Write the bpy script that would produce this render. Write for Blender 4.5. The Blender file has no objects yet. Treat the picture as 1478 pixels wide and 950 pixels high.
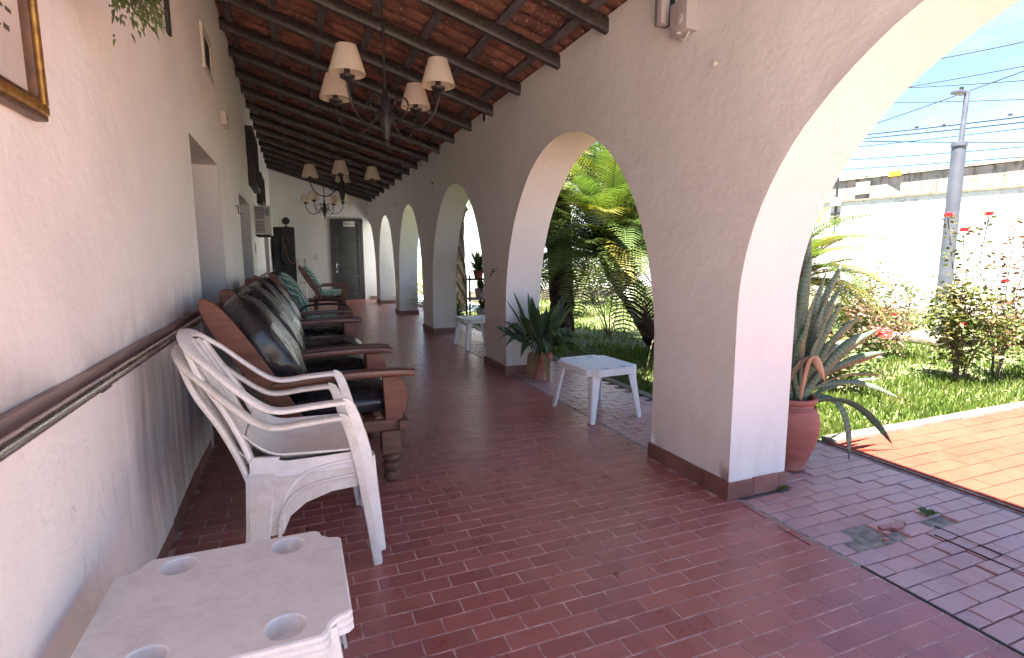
import bpy, bmesh, math, random
import numpy as np
from mathutils import Vector, Matrix, noise
R = random.Random(7)
PI = math.pi
sc = bpy.context.scene
COL = sc.collection

# ------------------------------------------------------------------ camera
cam_d = bpy.data.cameras.new('camera'); cam_d.sensor_width = 36.0; cam_d.lens = 778.0/1478*36
cam_d.clip_start = 0.05; cam_d.clip_end = 600
cam = bpy.data.objects.new('camera', cam_d); COL.objects.link(cam); sc.camera = cam
cam.matrix_world = Matrix(((0.92929, 0.05367, -0.36543, 0.0), (-0.36933, 0.12429, -0.92095, 0.0),
                           (-0.00401, 0.99079, 0.13533, 1.3), (0, 0, 0, 1)))
# ------------------------------------------------------------------ light
SUN_TRAVEL = Vector((0.24, 0.15, -1.0)).normalized()
sun_el = math.asin(-SUN_TRAVEL.z); sun_az = math.atan2(-SUN_TRAVEL.x, -SUN_TRAVEL.y)
w = bpy.data.worlds.new('World'); sc.world = w; w.use_nodes = True
nt = w.node_tree; nt.nodes.clear()
out = nt.nodes.new('ShaderNodeOutputWorld'); bg = nt.nodes.new('ShaderNodeBackground')
sky = nt.nodes.new('ShaderNodeTexSky'); sky.sky_type = 'NISHITA'; sky.sun_disc = False
sky.sun_elevation = sun_el; sky.sun_rotation = sun_az; sky.air_density = 0.55; sky.dust_density = 0.0; sky.ozone_density = 3.0
tc = nt.nodes.new('ShaderNodeTexCoord'); mp = nt.nodes.new('ShaderNodeMapping'); mp.inputs['Scale'].default_value = (1.2, 1.2, 3.5)
nz = nt.nodes.new('ShaderNodeTexNoise'); nz.inputs['Scale'].default_value = 1.7; nz.inputs['Detail'].default_value = 8; nz.inputs['Roughness'].default_value = 0.58
cr = nt.nodes.new('ShaderNodeValToRGB'); cr.color_ramp.elements[0].position = 0.48; cr.color_ramp.elements[1].position = 0.95
mx = nt.nodes.new('ShaderNodeMix'); mx.data_type = 'RGBA'; mx.inputs[7].default_value = (3.2, 3.7, 4.2, 1)
L = nt.links.new
L(tc.outputs['Generated'], mp.inputs[0]); L(mp.outputs[0], nz.inputs['Vector']); L(nz.outputs[0], cr.inputs[0])
L(cr.outputs[0], mx.inputs[0]); L(sky.outputs[0], mx.inputs[6]); L(mx.outputs[2], bg.inputs[0])
bg.inputs[1].default_value = 0.05; L(bg.outputs[0], out.inputs[0])
sd = bpy.data.lights.new('sun', 'SUN'); sd.energy = 5.0; sd.angle = math.radians(0.5); sd.color = (1.0, 0.95, 0.87)
sun = bpy.data.objects.new('sun', sd); COL.objects.link(sun); sun.location = (0, 0, 12)
sun.rotation_euler = SUN_TRAVEL.to_track_quat('-Z', 'Y').to_euler()
sc.view_settings.view_transform = 'Standard'; sc.view_settings.look = 'None'; sc.view_settings.gamma = 1
sc.view_settings.exposure = 3.55
sc.cycles.max_bounces = 12; sc.cycles.diffuse_bounces = 6; sc.cycles.glossy_bounces = 4
sc.cycles.transparent_max_bounces = 8; sc.cycles.sample_clamp_indirect = 10

# ------------------------------------------------------------------ materials
class NT:
    def __init__(s, name):
        s.m = bpy.data.materials.new(name); s.m.use_nodes = True
        s.t = s.m.node_tree; s.b = s.t.nodes['Principled BSDF']; s.o = s.t.nodes['Material Output']
    def n(s, typ, **kw):
        nd = s.t.nodes.new('ShaderNode'+typ)
        for k, v in kw.items():
            if k in nd.inputs: nd.inputs[k].default_value = v
            else: setattr(nd, k, v)
        return nd
    def l(s, a, b): s.t.links.new(a, b)
    def pos(s, scale=(1, 1, 1), obj=False):
        c = s.n('TexCoord') if obj else s.n('NewGeometry'); m = s.n('Mapping'); m.inputs['Scale'].default_value = scale
        s.l(c.outputs['Object'] if obj else c.outputs['Position'], m.inputs[0]); return m.outputs[0]
    def noise(s, vec, scale, detail=5, rough=0.55):
        x = s.n('TexNoise'); x.inputs['Scale'].default_value = scale; x.inputs['Detail'].default_value = detail; x.inputs['Roughness'].default_value = rough
        s.l(vec, x.inputs['Vector']); return x.outputs[0]
    def ramp(s, fac, p0, p1, c0=(0, 0, 0, 1), c1=(1, 1, 1, 1)):
        r = s.n('ValToRGB'); e = r.color_ramp.elements; e[0].position = p0; e[1].position = p1; e[0].color = c0; e[1].color = c1
        s.l(fac, r.inputs[0]); return r.outputs[0]
    def mix(s, fac, a, b, mode='MIX'):
        x = s.n('Mix', data_type='RGBA', blend_type=mode)
        for v, i in ((fac, 0), (a, 6), (b, 7)):
            if isinstance(v, (int, float)): x.inputs[i].default_value = v
            elif isinstance(v, tuple): x.inputs[i].default_value = (*v[:3], 1)
            else: s.l(v, x.inputs[i])
        return x.outputs[2]
    def math(s, op, a, b=0.0):
        x = s.n('Math', operation=op)
        for v, i in ((a, 0), (b, 1)):
            if isinstance(v, (int, float)): x.inputs[i].default_value = v
            else: s.l(v, x.inputs[i])
        return x.outputs[0]
    def bump(s, h, strength=0.3, dist=0.01):
        b = s.n('Bump'); b.inputs['Strength'].default_value = strength; b.inputs['Distance'].default_value = dist
        s.l(h, b.inputs['Height'])
        prev = s.b.inputs['Normal'].links
        if prev: s.l(prev[0].from_socket, b.inputs['Normal'])
        s.l(b.outputs[0], s.b.inputs['Normal'])
    def col(s, c):
        if isinstance(c, tuple): s.b.inputs['Base Color'].default_value = (*c[:3], 1)
        else: s.l(c, s.b.inputs['Base Color'])
    def rough(s, r):
        if isinstance(r, (int, float)): s.b.inputs['Roughness'].default_value = r
        else: s.l(r, s.b.inputs['Roughness'])
    def axis(s, i):
        g = s.n('NewGeometry'); x = s.n('SeparateXYZ'); s.l(g.outputs['Position'], x.inputs[0]); return x.outputs[i]
    def rng(s, v, a, b, c=0.0, d=1.0):
        x = s.n('MapRange'); 
        for i, k in enumerate((a, b, c, d)): x.inputs[i+1].default_value = k
        s.l(v, x.inputs[0]); return x.outputs[0]
    def attr(s, name):
        a = s.n('Attribute', attribute_name=name); return a

def simple(name, c1, c2=None, scale=8, rough=0.6, bump=0.2, bdist=0.004, stretch=(1, 1, 1), obj=True, metal=0.0, p=(0.35, 0.65), spec=0.5, detail=6):
    k = NT(name); c2 = c2 or tuple(x*0.75 for x in c1)
    v = k.pos(stretch, obj); n1 = k.noise(v, scale, detail); n2 = k.noise(v, scale*6, 4)
    k.col(k.mix(k.ramp(n1, p[0], p[1]), c1, c2)); k.rough(k.rng(n2, 0.3, 0.7, max(rough-0.1, 0.02), min(rough+0.1, 1)))
    k.b.inputs['Metallic'].default_value = metal; k.b.inputs['Specular IOR Level'].default_value = spec
    if bump: k.bump(k.mix(0.5, n1, n2), bump, bdist)
    return k.m

M = {}
def plaster(name, base, stains):
    k = NT(name); v = k.pos(); big = k.noise(v, 0.9, 5); mid = k.noise(v, 4.5, 6); fine = k.noise(v, 60, 4)
    c = k.mix(k.ramp(big, 0.35, 0.7), base, tuple(x*0.9 for x in base))
    c = k.mix(k.math('MULTIPLY', k.ramp(mid, 0.45, 0.75), 0.22), c, tuple(x*0.8 for x in base)); c = k.mix(k.math('MULTIPLY', k.ramp(k.noise(v, 2.1, 7, .65), .5, .62), .14), c, tuple(x*.82 for x in base))
    z = k.axis(2)
    vs = k.pos((9, 9, 1.3)); st = k.noise(vs, 1.1, 6, 0.65)
    low = k.rng(z, 1.1, 0.0)
    if stains:
        y = k.axis(1)
        a = k.rng(y, 2.0, 2.9); b = k.rng(y, 7.5, 4.2)
        near = k.math('MULTIPLY', a, b); zz = k.math('MULTIPLY', k.rng(z, 1.25, 0.8), k.rng(z, -0.3, 0.5))
        m = k.math('MULTIPLY', k.math('MULTIPLY', near, zz), k.ramp(st, 0.36, 0.62))
        c = k.mix(k.math('MULTIPLY', m, 0.75), c, (0.23, 0.225, 0.23))
        m2 = k.math('MULTIPLY', k.rng(z, 1.02, 0.9), k.rng(z, 0.84, 0.97))
        c = k.mix(k.math('MULTIPLY', k.math('MULTIPLY', k.rng(z, 1.12, 0.97), k.rng(z, 0.88, 0.97)), k.ramp(mid, 0.3, 0.75)), c, (0.42, 0.41, 0.42))
        sm = k.ramp(k.noise(k.pos((5, 5, 2.0)), 2.2, 7, 0.7), 0.56, 0.72)
        c = k.mix(k.math('MULTIPLY', k.math('MULTIPLY', sm, k.rng(z, 0.85, 0.45)), 0.5), c, (0.36, 0.34, 0.33))
    c = k.mix(k.math('MULTIPLY', k.math('MULTIPLY', k.ramp(st, 0.4, 0.75), k.rng(z, 0.45, 0.0)), 0.45), c, (0.36, 0.31, 0.27))
    chip = k.ramp(k.noise(k.pos((1, 1, 0.6)), 13, 3, 0.7), 0.73, 0.75)
    c = k.mix(k.math('MULTIPLY', chip, k.rng(z, 1.1, 0.5)), c, (0.33, 0.31, 0.3))
    nv = k.n('TexNoise'); nv.inputs['Scale'].default_value = 2.2; nv.inputs['Detail'].default_value = 5; k.l(v, nv.inputs['Vector'])
    vo = k.n('TexVoronoi', feature='DISTANCE_TO_EDGE'); vo.inputs['Scale'].default_value = 0.85
    va = k.n('VectorMath', operation='ADD'); k.l(v, va.inputs[0]); k.l(nv.outputs['Color'], va.inputs[1]); k.l(va.outputs[0], vo.inputs['Vector'])
    ck = k.math('MULTIPLY', k.ramp(vo.outputs['Distance'], 0.0015, 0.0045, (1, 1, 1, 1), (0, 0, 0, 1)), k.ramp(k.noise(v, 1.3, 3), 0.52, 0.6))
    c = k.mix(k.math('MULTIPLY', ck, 0.2), c, tuple(x*0.45 for x in base))
    k.col(c); k.rough(0.75); k.bump(fine, 0.12, 0.004); k.bump(mid, 0.32, 0.03); k.bump(k.noise(v, 16, 5), 0.22, 0.012)
    return k.m
M['house'] = plaster('white_plaster_lit', (0.90, 0.875, 0.845), True)  # same white paint as the arcade, base raised to look more strongly lit
M['arcade'] = plaster('white_plaster_shaded', (0.72, 0.70, 0.67), False)  # same white paint as the house wall, shade put into a darker base

def tilemat(name, ca, cb, cc, rough, worn=0.3, spec=0.5):
    k = NT(name); v = k.pos(); a = k.attr('tint').outputs['Fac']
    n1 = k.noise(v, 1.1, 4); n2 = k.noise(v, 35, 6, 0.7); n3 = k.noise(v, 9, 6)
    c = k.mix(a, ca, cb); c = k.mix(k.math('MULTIPLY', k.ramp(n1, 0.4, 0.65), worn), c, cc)
    c = k.mix(k.math('MULTIPLY', k.ramp(n2, 0.4, 0.8), 0.3), c, tuple(x*0.75 for x in ca))
    c = k.mix(k.math('MULTIPLY', k.ramp(n3, 0.45, 0.8), 0.25), c, tuple(min(1, x*1.35) for x in cc))
    k.col(c); k.rough(k.rng(k.mix(0.5, n2, n3), 0.35, 0.65, rough-0.03, rough+0.09)); k.b.inputs['Specular IOR Level'].default_value = spec
    k.bump(n2, 0.08, 0.002); k.bump(n3, 0.12, 0.005)
    return k.m
M['tile'] = tilemat('glazed_clay_tile', (0.29, 0.098, 0.084), (0.37, 0.132, 0.110), (0.37, 0.180, 0.160), 0.28)
M['tile_worn_sheen'] = tilemat('worn_clay_tile_sky_sheen', (0.35, 0.20, 0.195), (0.43, 0.24, 0.225), (0.46, 0.34, 0.345), 0.36, 0.6)  # paler by wear; the mauve is sky reflection put into the base
M['tile_path'] = tilemat('bare_clay_tile', (0.17, 0.026, 0.013), (0.21, 0.033, 0.017), (0.21, 0.045, 0.025), 0.75, 0.5, 0.3)
M['skirt'] = tilemat('skirting_clay', (0.16, 0.07, 0.055), (0.24, 0.10, 0.08), (0.26, 0.18, 0.15), 0.5, 0.6)
M['mortar'] = simple('mortar', (0.66, 0.50, 0.46), (0.30, 0.20, 0.18), 14, 0.9, 0.5, 0.006, obj=False)
M['joint_earth'] = simple('dark_open_joint', (0.26, 0.20, 0.19), (0.12, 0.09, 0.085), 14, 0.95, 0.5, 0.006, obj=False)
M['cement'] = simple('old_cement', (0.36, 0.34, 0.30), (0.16, 0.15, 0.13), 22, 0.92, 1.0, 0.02, obj=False)
M['kerb'] = simple('kerb_concrete', (0.21, 0.18, 0.135), (0.13, 0.11, 0.085), 6, 0.9, 0.6, 0.01, obj=False)
M['bounce_paving'] = simple('bounce_paving_clay', (0.50, 0.36, 0.29), (0.40, 0.29, 0.23), 3, 0.9, 0.3, 0.01, obj=False)  # kept pale to bounce light into the gallery
M['gap'] = simple('drain_dark', (0.03, 0.03, 0.03), None, 8, 0.9)
M['soil'] = simple('lawn_soil', (0.10, 0.13, 0.04), (0.09, 0.075, 0.04), 3, 0.95, 0.6, 0.02, obj=False)
M['rafter'] = simple('dark_stained_rafter', (0.020, 0.014, 0.013), (0.055, 0.043, 0.04), 6, 0.42, 0.3, 0.004, (6, 1, 6), spec=0.4)
M['batten'] = simple('grey_batten', (0.14, 0.12, 0.12), (0.06, 0.05, 0.05), 6, 0.7, 0.3, 0.004, (6, 1, 6))
def rooftile():
    k = NT('clay_roof_tile'); v = k.pos(); a = k.attr('tint').outputs['Fac']; n1 = k.noise(v, 7, 6, 0.65); n2 = k.noise(v, 40, 4)
    c = k.mix(a, (0.25, 0.10, 0.065), (0.13, 0.052, 0.038)); c = k.mix(k.ramp(n1, 0.46, 0.66), c, (0.07, 0.035, 0.028))
    c = k.mix(k.ramp(n2, 0.58, 0.72), c, (0.42, 0.27, 0.20)); k.col(c); k.rough(0.9); k.bump(n1, 0.5, 0.01); return k.m
M['rooftile'] = rooftile()
def wood(name, c1, c2, rough=0.35, sx=(1.5, 18, 18)):
    k = NT(name); v = k.pos(sx, True); n1 = k.noise(v, 1.6, 8, 0.65); v2 = k.pos((1, 1, 1), True); n2 = k.noise(v2, 3, 4)
    c = k.mix(k.ramp(n1, 0.35, 0.68), c1, c2); c = k.mix(k.math('MULTIPLY', k.ramp(n2, 0.5, 0.8), 0.4), c, tuple(x*0.5 for x in c2))
    k.col(c); k.rough(k.rng(n1, 0.3, 0.7, rough, rough+0.25)); k.bump(n1, 0.15, 0.003); return k.m
M['wood'] = wood('varnished_carob_wood', (0.22, 0.078, 0.042), (0.11, 0.034, 0.019))
M['wood_arm'] = wood('dark_polished_carob', (0.19, 0.068, 0.042), (0.09, 0.03, 0.018), 0.22)
M['wood_worn'] = wood('worn_carob_wood', (0.20, 0.10, 0.06), (0.09, 0.035, 0.02), 0.5)
M['wood_pale'] = wood('pale_slat_wood', (0.46, 0.30, 0.21), (0.30, 0.18, 0.12), 0.5)
M['railwood'] = wood('rail_board_wood', (0.34, 0.225, 0.195), (0.22, 0.145, 0.13), 0.35, (20, 1, 20))
def leather():
    k = NT('black_leather'); v = k.pos((1, 1, 1), True); n1 = k.noise(v, 5, 5); n2 = k.noise(v, 90, 3); vr = k.noise(k.pos((2, 2, 7), True), 2.2, 7, 0.7)
    c = k.mix(k.ramp(n1, 0.55, 0.8), (0.020, 0.020, 0.023), (0.05, 0.05, 0.053)); k.col(c)
    k.rough(k.rng(n1, 0.3, 0.7, 0.20, 0.34)); k.bump(n2, 0.1, 0.001); k.bump(k.noise(v, 6, 3), 0.5, 0.03); return k.m
M['leather'] = leather()
def greenprint():
    k = NT('green_leaf_print_cloth'); v = k.pos((1, 1, 1), True); n1 = k.noise(v, 9, 3); w_ = k.n('TexWave', bands_direction='DIAGONAL'); w_.inputs['Scale'].default_value = 6; w_.inputs['Distortion'].default_value = 9
    k.l(v, w_.inputs['Vector'])
    c = k.mix(k.ramp(w_.outputs['Fac'], 0.4, 0.55), (0.55, 0.62, 0.55), (0.10, 0.26, 0.19)); c = k.mix(k.ramp(n1, 0.5, 0.6), c, (0.25, 0.42, 0.34)); k.col(c); k.rough(0.85); k.bump(n1, 0.4, 0.02); return k.m
M['green'] = greenprint()
def plastic(name, c, dirt, amt):
    k = NT(name); v = k.pos((1, 1, 1), True); n1 = k.noise(v, 9, 9, 0.8); n2 = k.noise(v, 30, 5, 0.7); n3 = k.noise(k.pos((6, 40, 6), True), 2.2, 6, 0.75)
    cc = k.mix(k.math('MULTIPLY', k.ramp(n1, 0.45, 0.75), amt), c, dirt); cc = k.mix(k.math('MULTIPLY', k.ramp(n3, 0.58, 0.74), amt), cc, dirt)
    cc = k.mix(k.ramp(n2, 0.70, 0.76), cc, tuple(x*0.5 for x in dirt))
    k.col(cc); k.rough(k.rng(n1, 0.3, 0.7, 0.38, 0.55)); k.b.inputs['Subsurface Weight'].default_value = 0.0; k.bump(n2, 0.08, 0.002); return k.m
M['plastic'] = plastic('white_resin', (0.83, 0.81, 0.77), (0.52, 0.45, 0.36), 0.55)
M['plastic_cream'] = plastic('yellowed_white_resin', (0.72, 0.69, 0.63), (0.42, 0.34, 0.25), 0.7)
M['plastic_old'] = plastic('weathered_white_resin', (0.80, 0.785, 0.75), (0.50, 0.46, 0.41), 0.6)
M['plastic_white'] = plastic('clean_white_resin', (0.76, 0.78, 0.79), (0.6, 0.6, 0.58), 0.4)
M['steel'] = simple('brushed_pipe', (0.60, 0.54, 0.50), (0.36, 0.31, 0.29), 5, 0.28, 0.15, 0.002, (30, 1, 30), metal=0.9)
M['iron'] = simple('black_iron', (0.012, 0.011, 0.011), (0.03, 0.026, 0.024), 12, 0.5, 0.2)
M['pole'] = simple('grey_galvanised_pole', (0.11, 0.12, 0.14), (0.075, 0.083, 0.10), 4, 0.5, 0.1, metal=0.2)
def shade():
    k = NT('parchment_shade'); v = k.pos((1, 1, 1), True); n = k.noise(v, 40, 3); k.col(k.mix(n, (0.80, 0.73, 0.64), (0.70, 0.62, 0.53))); k.rough(0.85)
    tr = k.n('BsdfTranslucent'); tr.inputs[0].default_value = (0.85, 0.72, 0.55, 1); a = k.n('MixShader'); a.inputs[0].default_value = 0.4
    k.l(k.b.outputs[0], a.inputs[1]); k.l(tr.outputs[0], a.inputs[2]); k.l(a.outputs[0], k.o.inputs[0]); return k.m
M['shade'] = shade()
M['gold'] = simple('gilt_frame', (0.55, 0.30, 0.07), (0.28, 0.13, 0.03), 25, 0.38, 0.3, 0.003, metal=0.6)
M['gilt_dark'] = simple('dark_gilt', (0.14, 0.07, 0.035), (0.07, 0.035, 0.02), 25, 0.45, 0.3, metal=0.3)
M['paper'] = simple('aged_paper', (0.66, 0.62, 0.58), (0.55, 0.50, 0.45), 5, 0.6, 0)
M['ink'] = simple('brown_ink', (0.12, 0.09, 0.08), None, 5, 0.7, 0)
M['redink'] = simple('red_ink', (0.42, 0.08, 0.08), None, 5, 0.7, 0)
M['bluegrey'] = simple('blue_grey_print', (0.32, 0.38, 0.38), (0.13, 0.14, 0.11), 20, 0.7, 0)
M['doorgrey'] = simple('charcoal_door_paint', (0.030, 0.031, 0.030), (0.045, 0.045, 0.042), 5, 0.5, 0.1)
M['black'] = simple('matt_black', (0.010, 0.010, 0.012), (0.02, 0.02, 0.02), 5, 0.6, 0.1)
M['darkwood'] = wood('dark_shutter_wood', (0.035, 0.022, 0.016), (0.015, 0.010, 0.008), 0.5)
M['whitebox'] = simple('off_white_casing', (0.62, 0.58, 0.52), (0.54, 0.50, 0.44), 6, 0.5, 0.05)
M['grille'] = simple('grey_grille', (0.20, 0.19, 0.17), None, 10, 0.6, 0.1)
M['greyplastic'] = simple('grey_casing', (0.42, 0.38, 0.37), (0.36, 0.33, 0.32), 10, 0.5, 0.05)
M['orange'] = simple('orange_strap', (0.60, 0.20, 0.03), None, 10, 0.7, 0.1)
M['chrome'] = simple('nickel', (0.55, 0.53, 0.5), None, 10, 0.25, 0, metal=1)
M['terra'] = simple('terracotta', (0.31, 0.105, 0.08), (0.22, 0.07, 0.055), 4, 0.62, 0.25, 0.004, (1, 1, 5))
M['redpot'] = simple('faded_red_plastic', (0.44, 0.10, 0.075), (0.52, 0.24, 0.19), 7, 0.55, 0.15)
M['bark'] = simple('cycad_bark', (0.085, 0.055, 0.038), (0.03, 0.02, 0.015), 14, 0.95, 0.9, 0.03)
M['stem'] = simple('rose_stem', (0.11, 0.085, 0.045), (0.06, 0.05, 0.03), 14, 0.8, 0.3)
M['yellow'] = simple('yellow_sign_paint', (0.75, 0.50, 0.03), (0.65, 0.42, 0.03), 4, 0.6, 0)
M['wire'] = simple('cable_black', (0.04, 0.045, 0.055), None, 4, 0.6, 0)
M['whitesign'] = simple('sign_white', (0.6, 0.6, 0.56), None, 9, 0.5, 0)
M['clearish'] = simple('lantern_glass_white', (0.75, 0.78, 0.76), None, 9, 0.15, 0)
def leafmat(name, ca, cb, cc, rough=0.45, trans=0.3, bands=False, p=(0.35, 0.65)):
    k = NT(name); a = k.attr('tint').outputs['Fac']; v = k.pos(); n = k.noise(v, 3, 4)
    c = k.mix(a, ca, cb); c = k.mix(k.math('MULTIPLY', k.ramp(n, 0.45, 0.7), 0.5), c, cc)
    if bands:
        s = k.attr('along').outputs['Fac']; nn = k.noise(v, 22, 4); t = k.math('ADD', k.math('MULTIPLY', s, 230), k.math('MULTIPLY', nn, 16))
        c = k.mix(k.math('MULTIPLY', k.ramp(k.math('SINE', t), 0.2, 0.8), .75), c, (0.055, 0.075, 0.05))
        dry = k.attr('dry').outputs['Fac']; c = k.mix(dry, c, (0.42, 0.24, 0.15))
    k.col(c); k.rough(rough); k.b.inputs['Specular IOR Level'].default_value = 0.35
    tr = k.n('BsdfTranslucent'); k.l(k.mix(1.0, c, (1.5, 1.7, 0.6), 'MULTIPLY'), tr.inputs[0]); a2 = k.n('MixShader'); a2.inputs[0].default_value = trans
    k.l(k.b.outputs[0], a2.inputs[1]); k.l(tr.outputs[0], a2.inputs[2]); k.l(a2.outputs[0], k.o.inputs[0]); return k.m
M['grass'] = leafmat('grass_blades', (0.050, 0.092, 0.014), (0.10, 0.14, 0.024), (0.17, 0.165, 0.045), 0.5, 0.35)
M['cycad'] = leafmat('cycad_frond', (0.036, 0.068, 0.024), (0.085, 0.12, 0.034), (0.14, 0.155, 0.04), 0.33, 0.25)
M['cycad_y'] = leafmat('yellowing_cycad_frond', (0.085, 0.10, 0.022), (0.16, 0.135, 0.028), (0.22, 0.15, 0.026), 0.4, 0.25)
M['snake'] = leafmat('snake_plant_leaf', (0.105, 0.165, 0.10), (0.165, 0.225, 0.135), (0.085, 0.13, 0.08), 0.42, 0.1, True)
M['asp'] = leafmat('broad_dark_leaf', (0.035, 0.062, 0.032), (0.075, 0.115, 0.05), (0.05, 0.08, 0.035), 0.3, 0.18)
M['asp_dry'] = leafmat('dry_broad_leaf', (0.24, 0.12, 0.055), (0.17, 0.11, 0.045), (0.13, 0.12, 0.045), 0.6, 0.2)
M['rose_leaf'] = leafmat('rose_leaf', (0.05, 0.08, 0.028), (0.10, 0.12, 0.04), (0.19, 0.085, 0.05), 0.4, 0.25)
M['redleaf'] = leafmat('young_red_rose_leaf', (0.09, 0.05, 0.035), (0.15, 0.07, 0.05), (0.11, 0.10, 0.04), 0.4, 0.25)
M['fern'] = leafmat('fern_leaf', (0.05, 0.085, 0.03), (0.11, 0.15, 0.055), (0.13, 0.14, 0.05), 0.5, 0.25)
M['bloom_red'] = leafmat('crimson_petal', (0.45, 0.02, 0.05), (0.60, 0.06, 0.10), (0.5, 0.03, 0.07), 0.5, 0.2)
M['bloom_pink'] = leafmat('coral_pink_petal', (0.72, 0.10, 0.12), (0.80, 0.22, 0.22), (0.75, 0.12, 0.14), 0.5, 0.2)
def bwall():
    k = NT('whitewashed_garden_wall') ; v = k.pos(); n1 = k.noise(v, 2.2, 8, 0.7); n2 = k.noise(v, 12, 6, 0.7); st = k.noise(k.pos((3, 3, 0.5)), 2.0, 7, 0.7)
    c = k.mix(k.ramp(n1, 0.55, 0.66), (0.58, 0.58, 0.57), (0.36, 0.355, 0.33)); c = k.mix(k.math('MULTIPLY', k.ramp(n2, 0.6, 0.66), 0.7), c, (0.22, 0.21, 0.19))
    c = k.mix(k.math('MULTIPLY', k.ramp(st, 0.55, 0.7), 0.6), c, (0.28, 0.265, 0.24)); k.col(c); k.rough(0.9); k.bump(n1, 0.5, 0.05); k.bump(n2, 0.6, 0.03); return k.m
M['bwall'] = bwall()
def oldwall():
    k = NT('weathered_concrete'); v = k.pos(); n1 = k.noise(v, 3, 8, 0.7); st = k.noise(k.pos((2.6, 2.6, 0.45)), 2.5, 8, 0.75)
    c = k.mix(k.ramp(n1, 0.4, 0.6), (0.34, 0.31, 0.26), (0.22, 0.20, 0.16)); c = k.mix(k.ramp(st, 0.50, 0.64), c, (0.07, 0.06, 0.05)); k.col(c); k.rough(0.95); k.bump(n1, 0.7, 0.04); return k.m
M['oldwall'] = oldwall()
M['bld'] = simple('white_building_render', (0.74, 0.76, 0.76), (0.62, 0.64, 0.64), 1.2, 0.9, 0.5, 0.02, obj=False)

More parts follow.
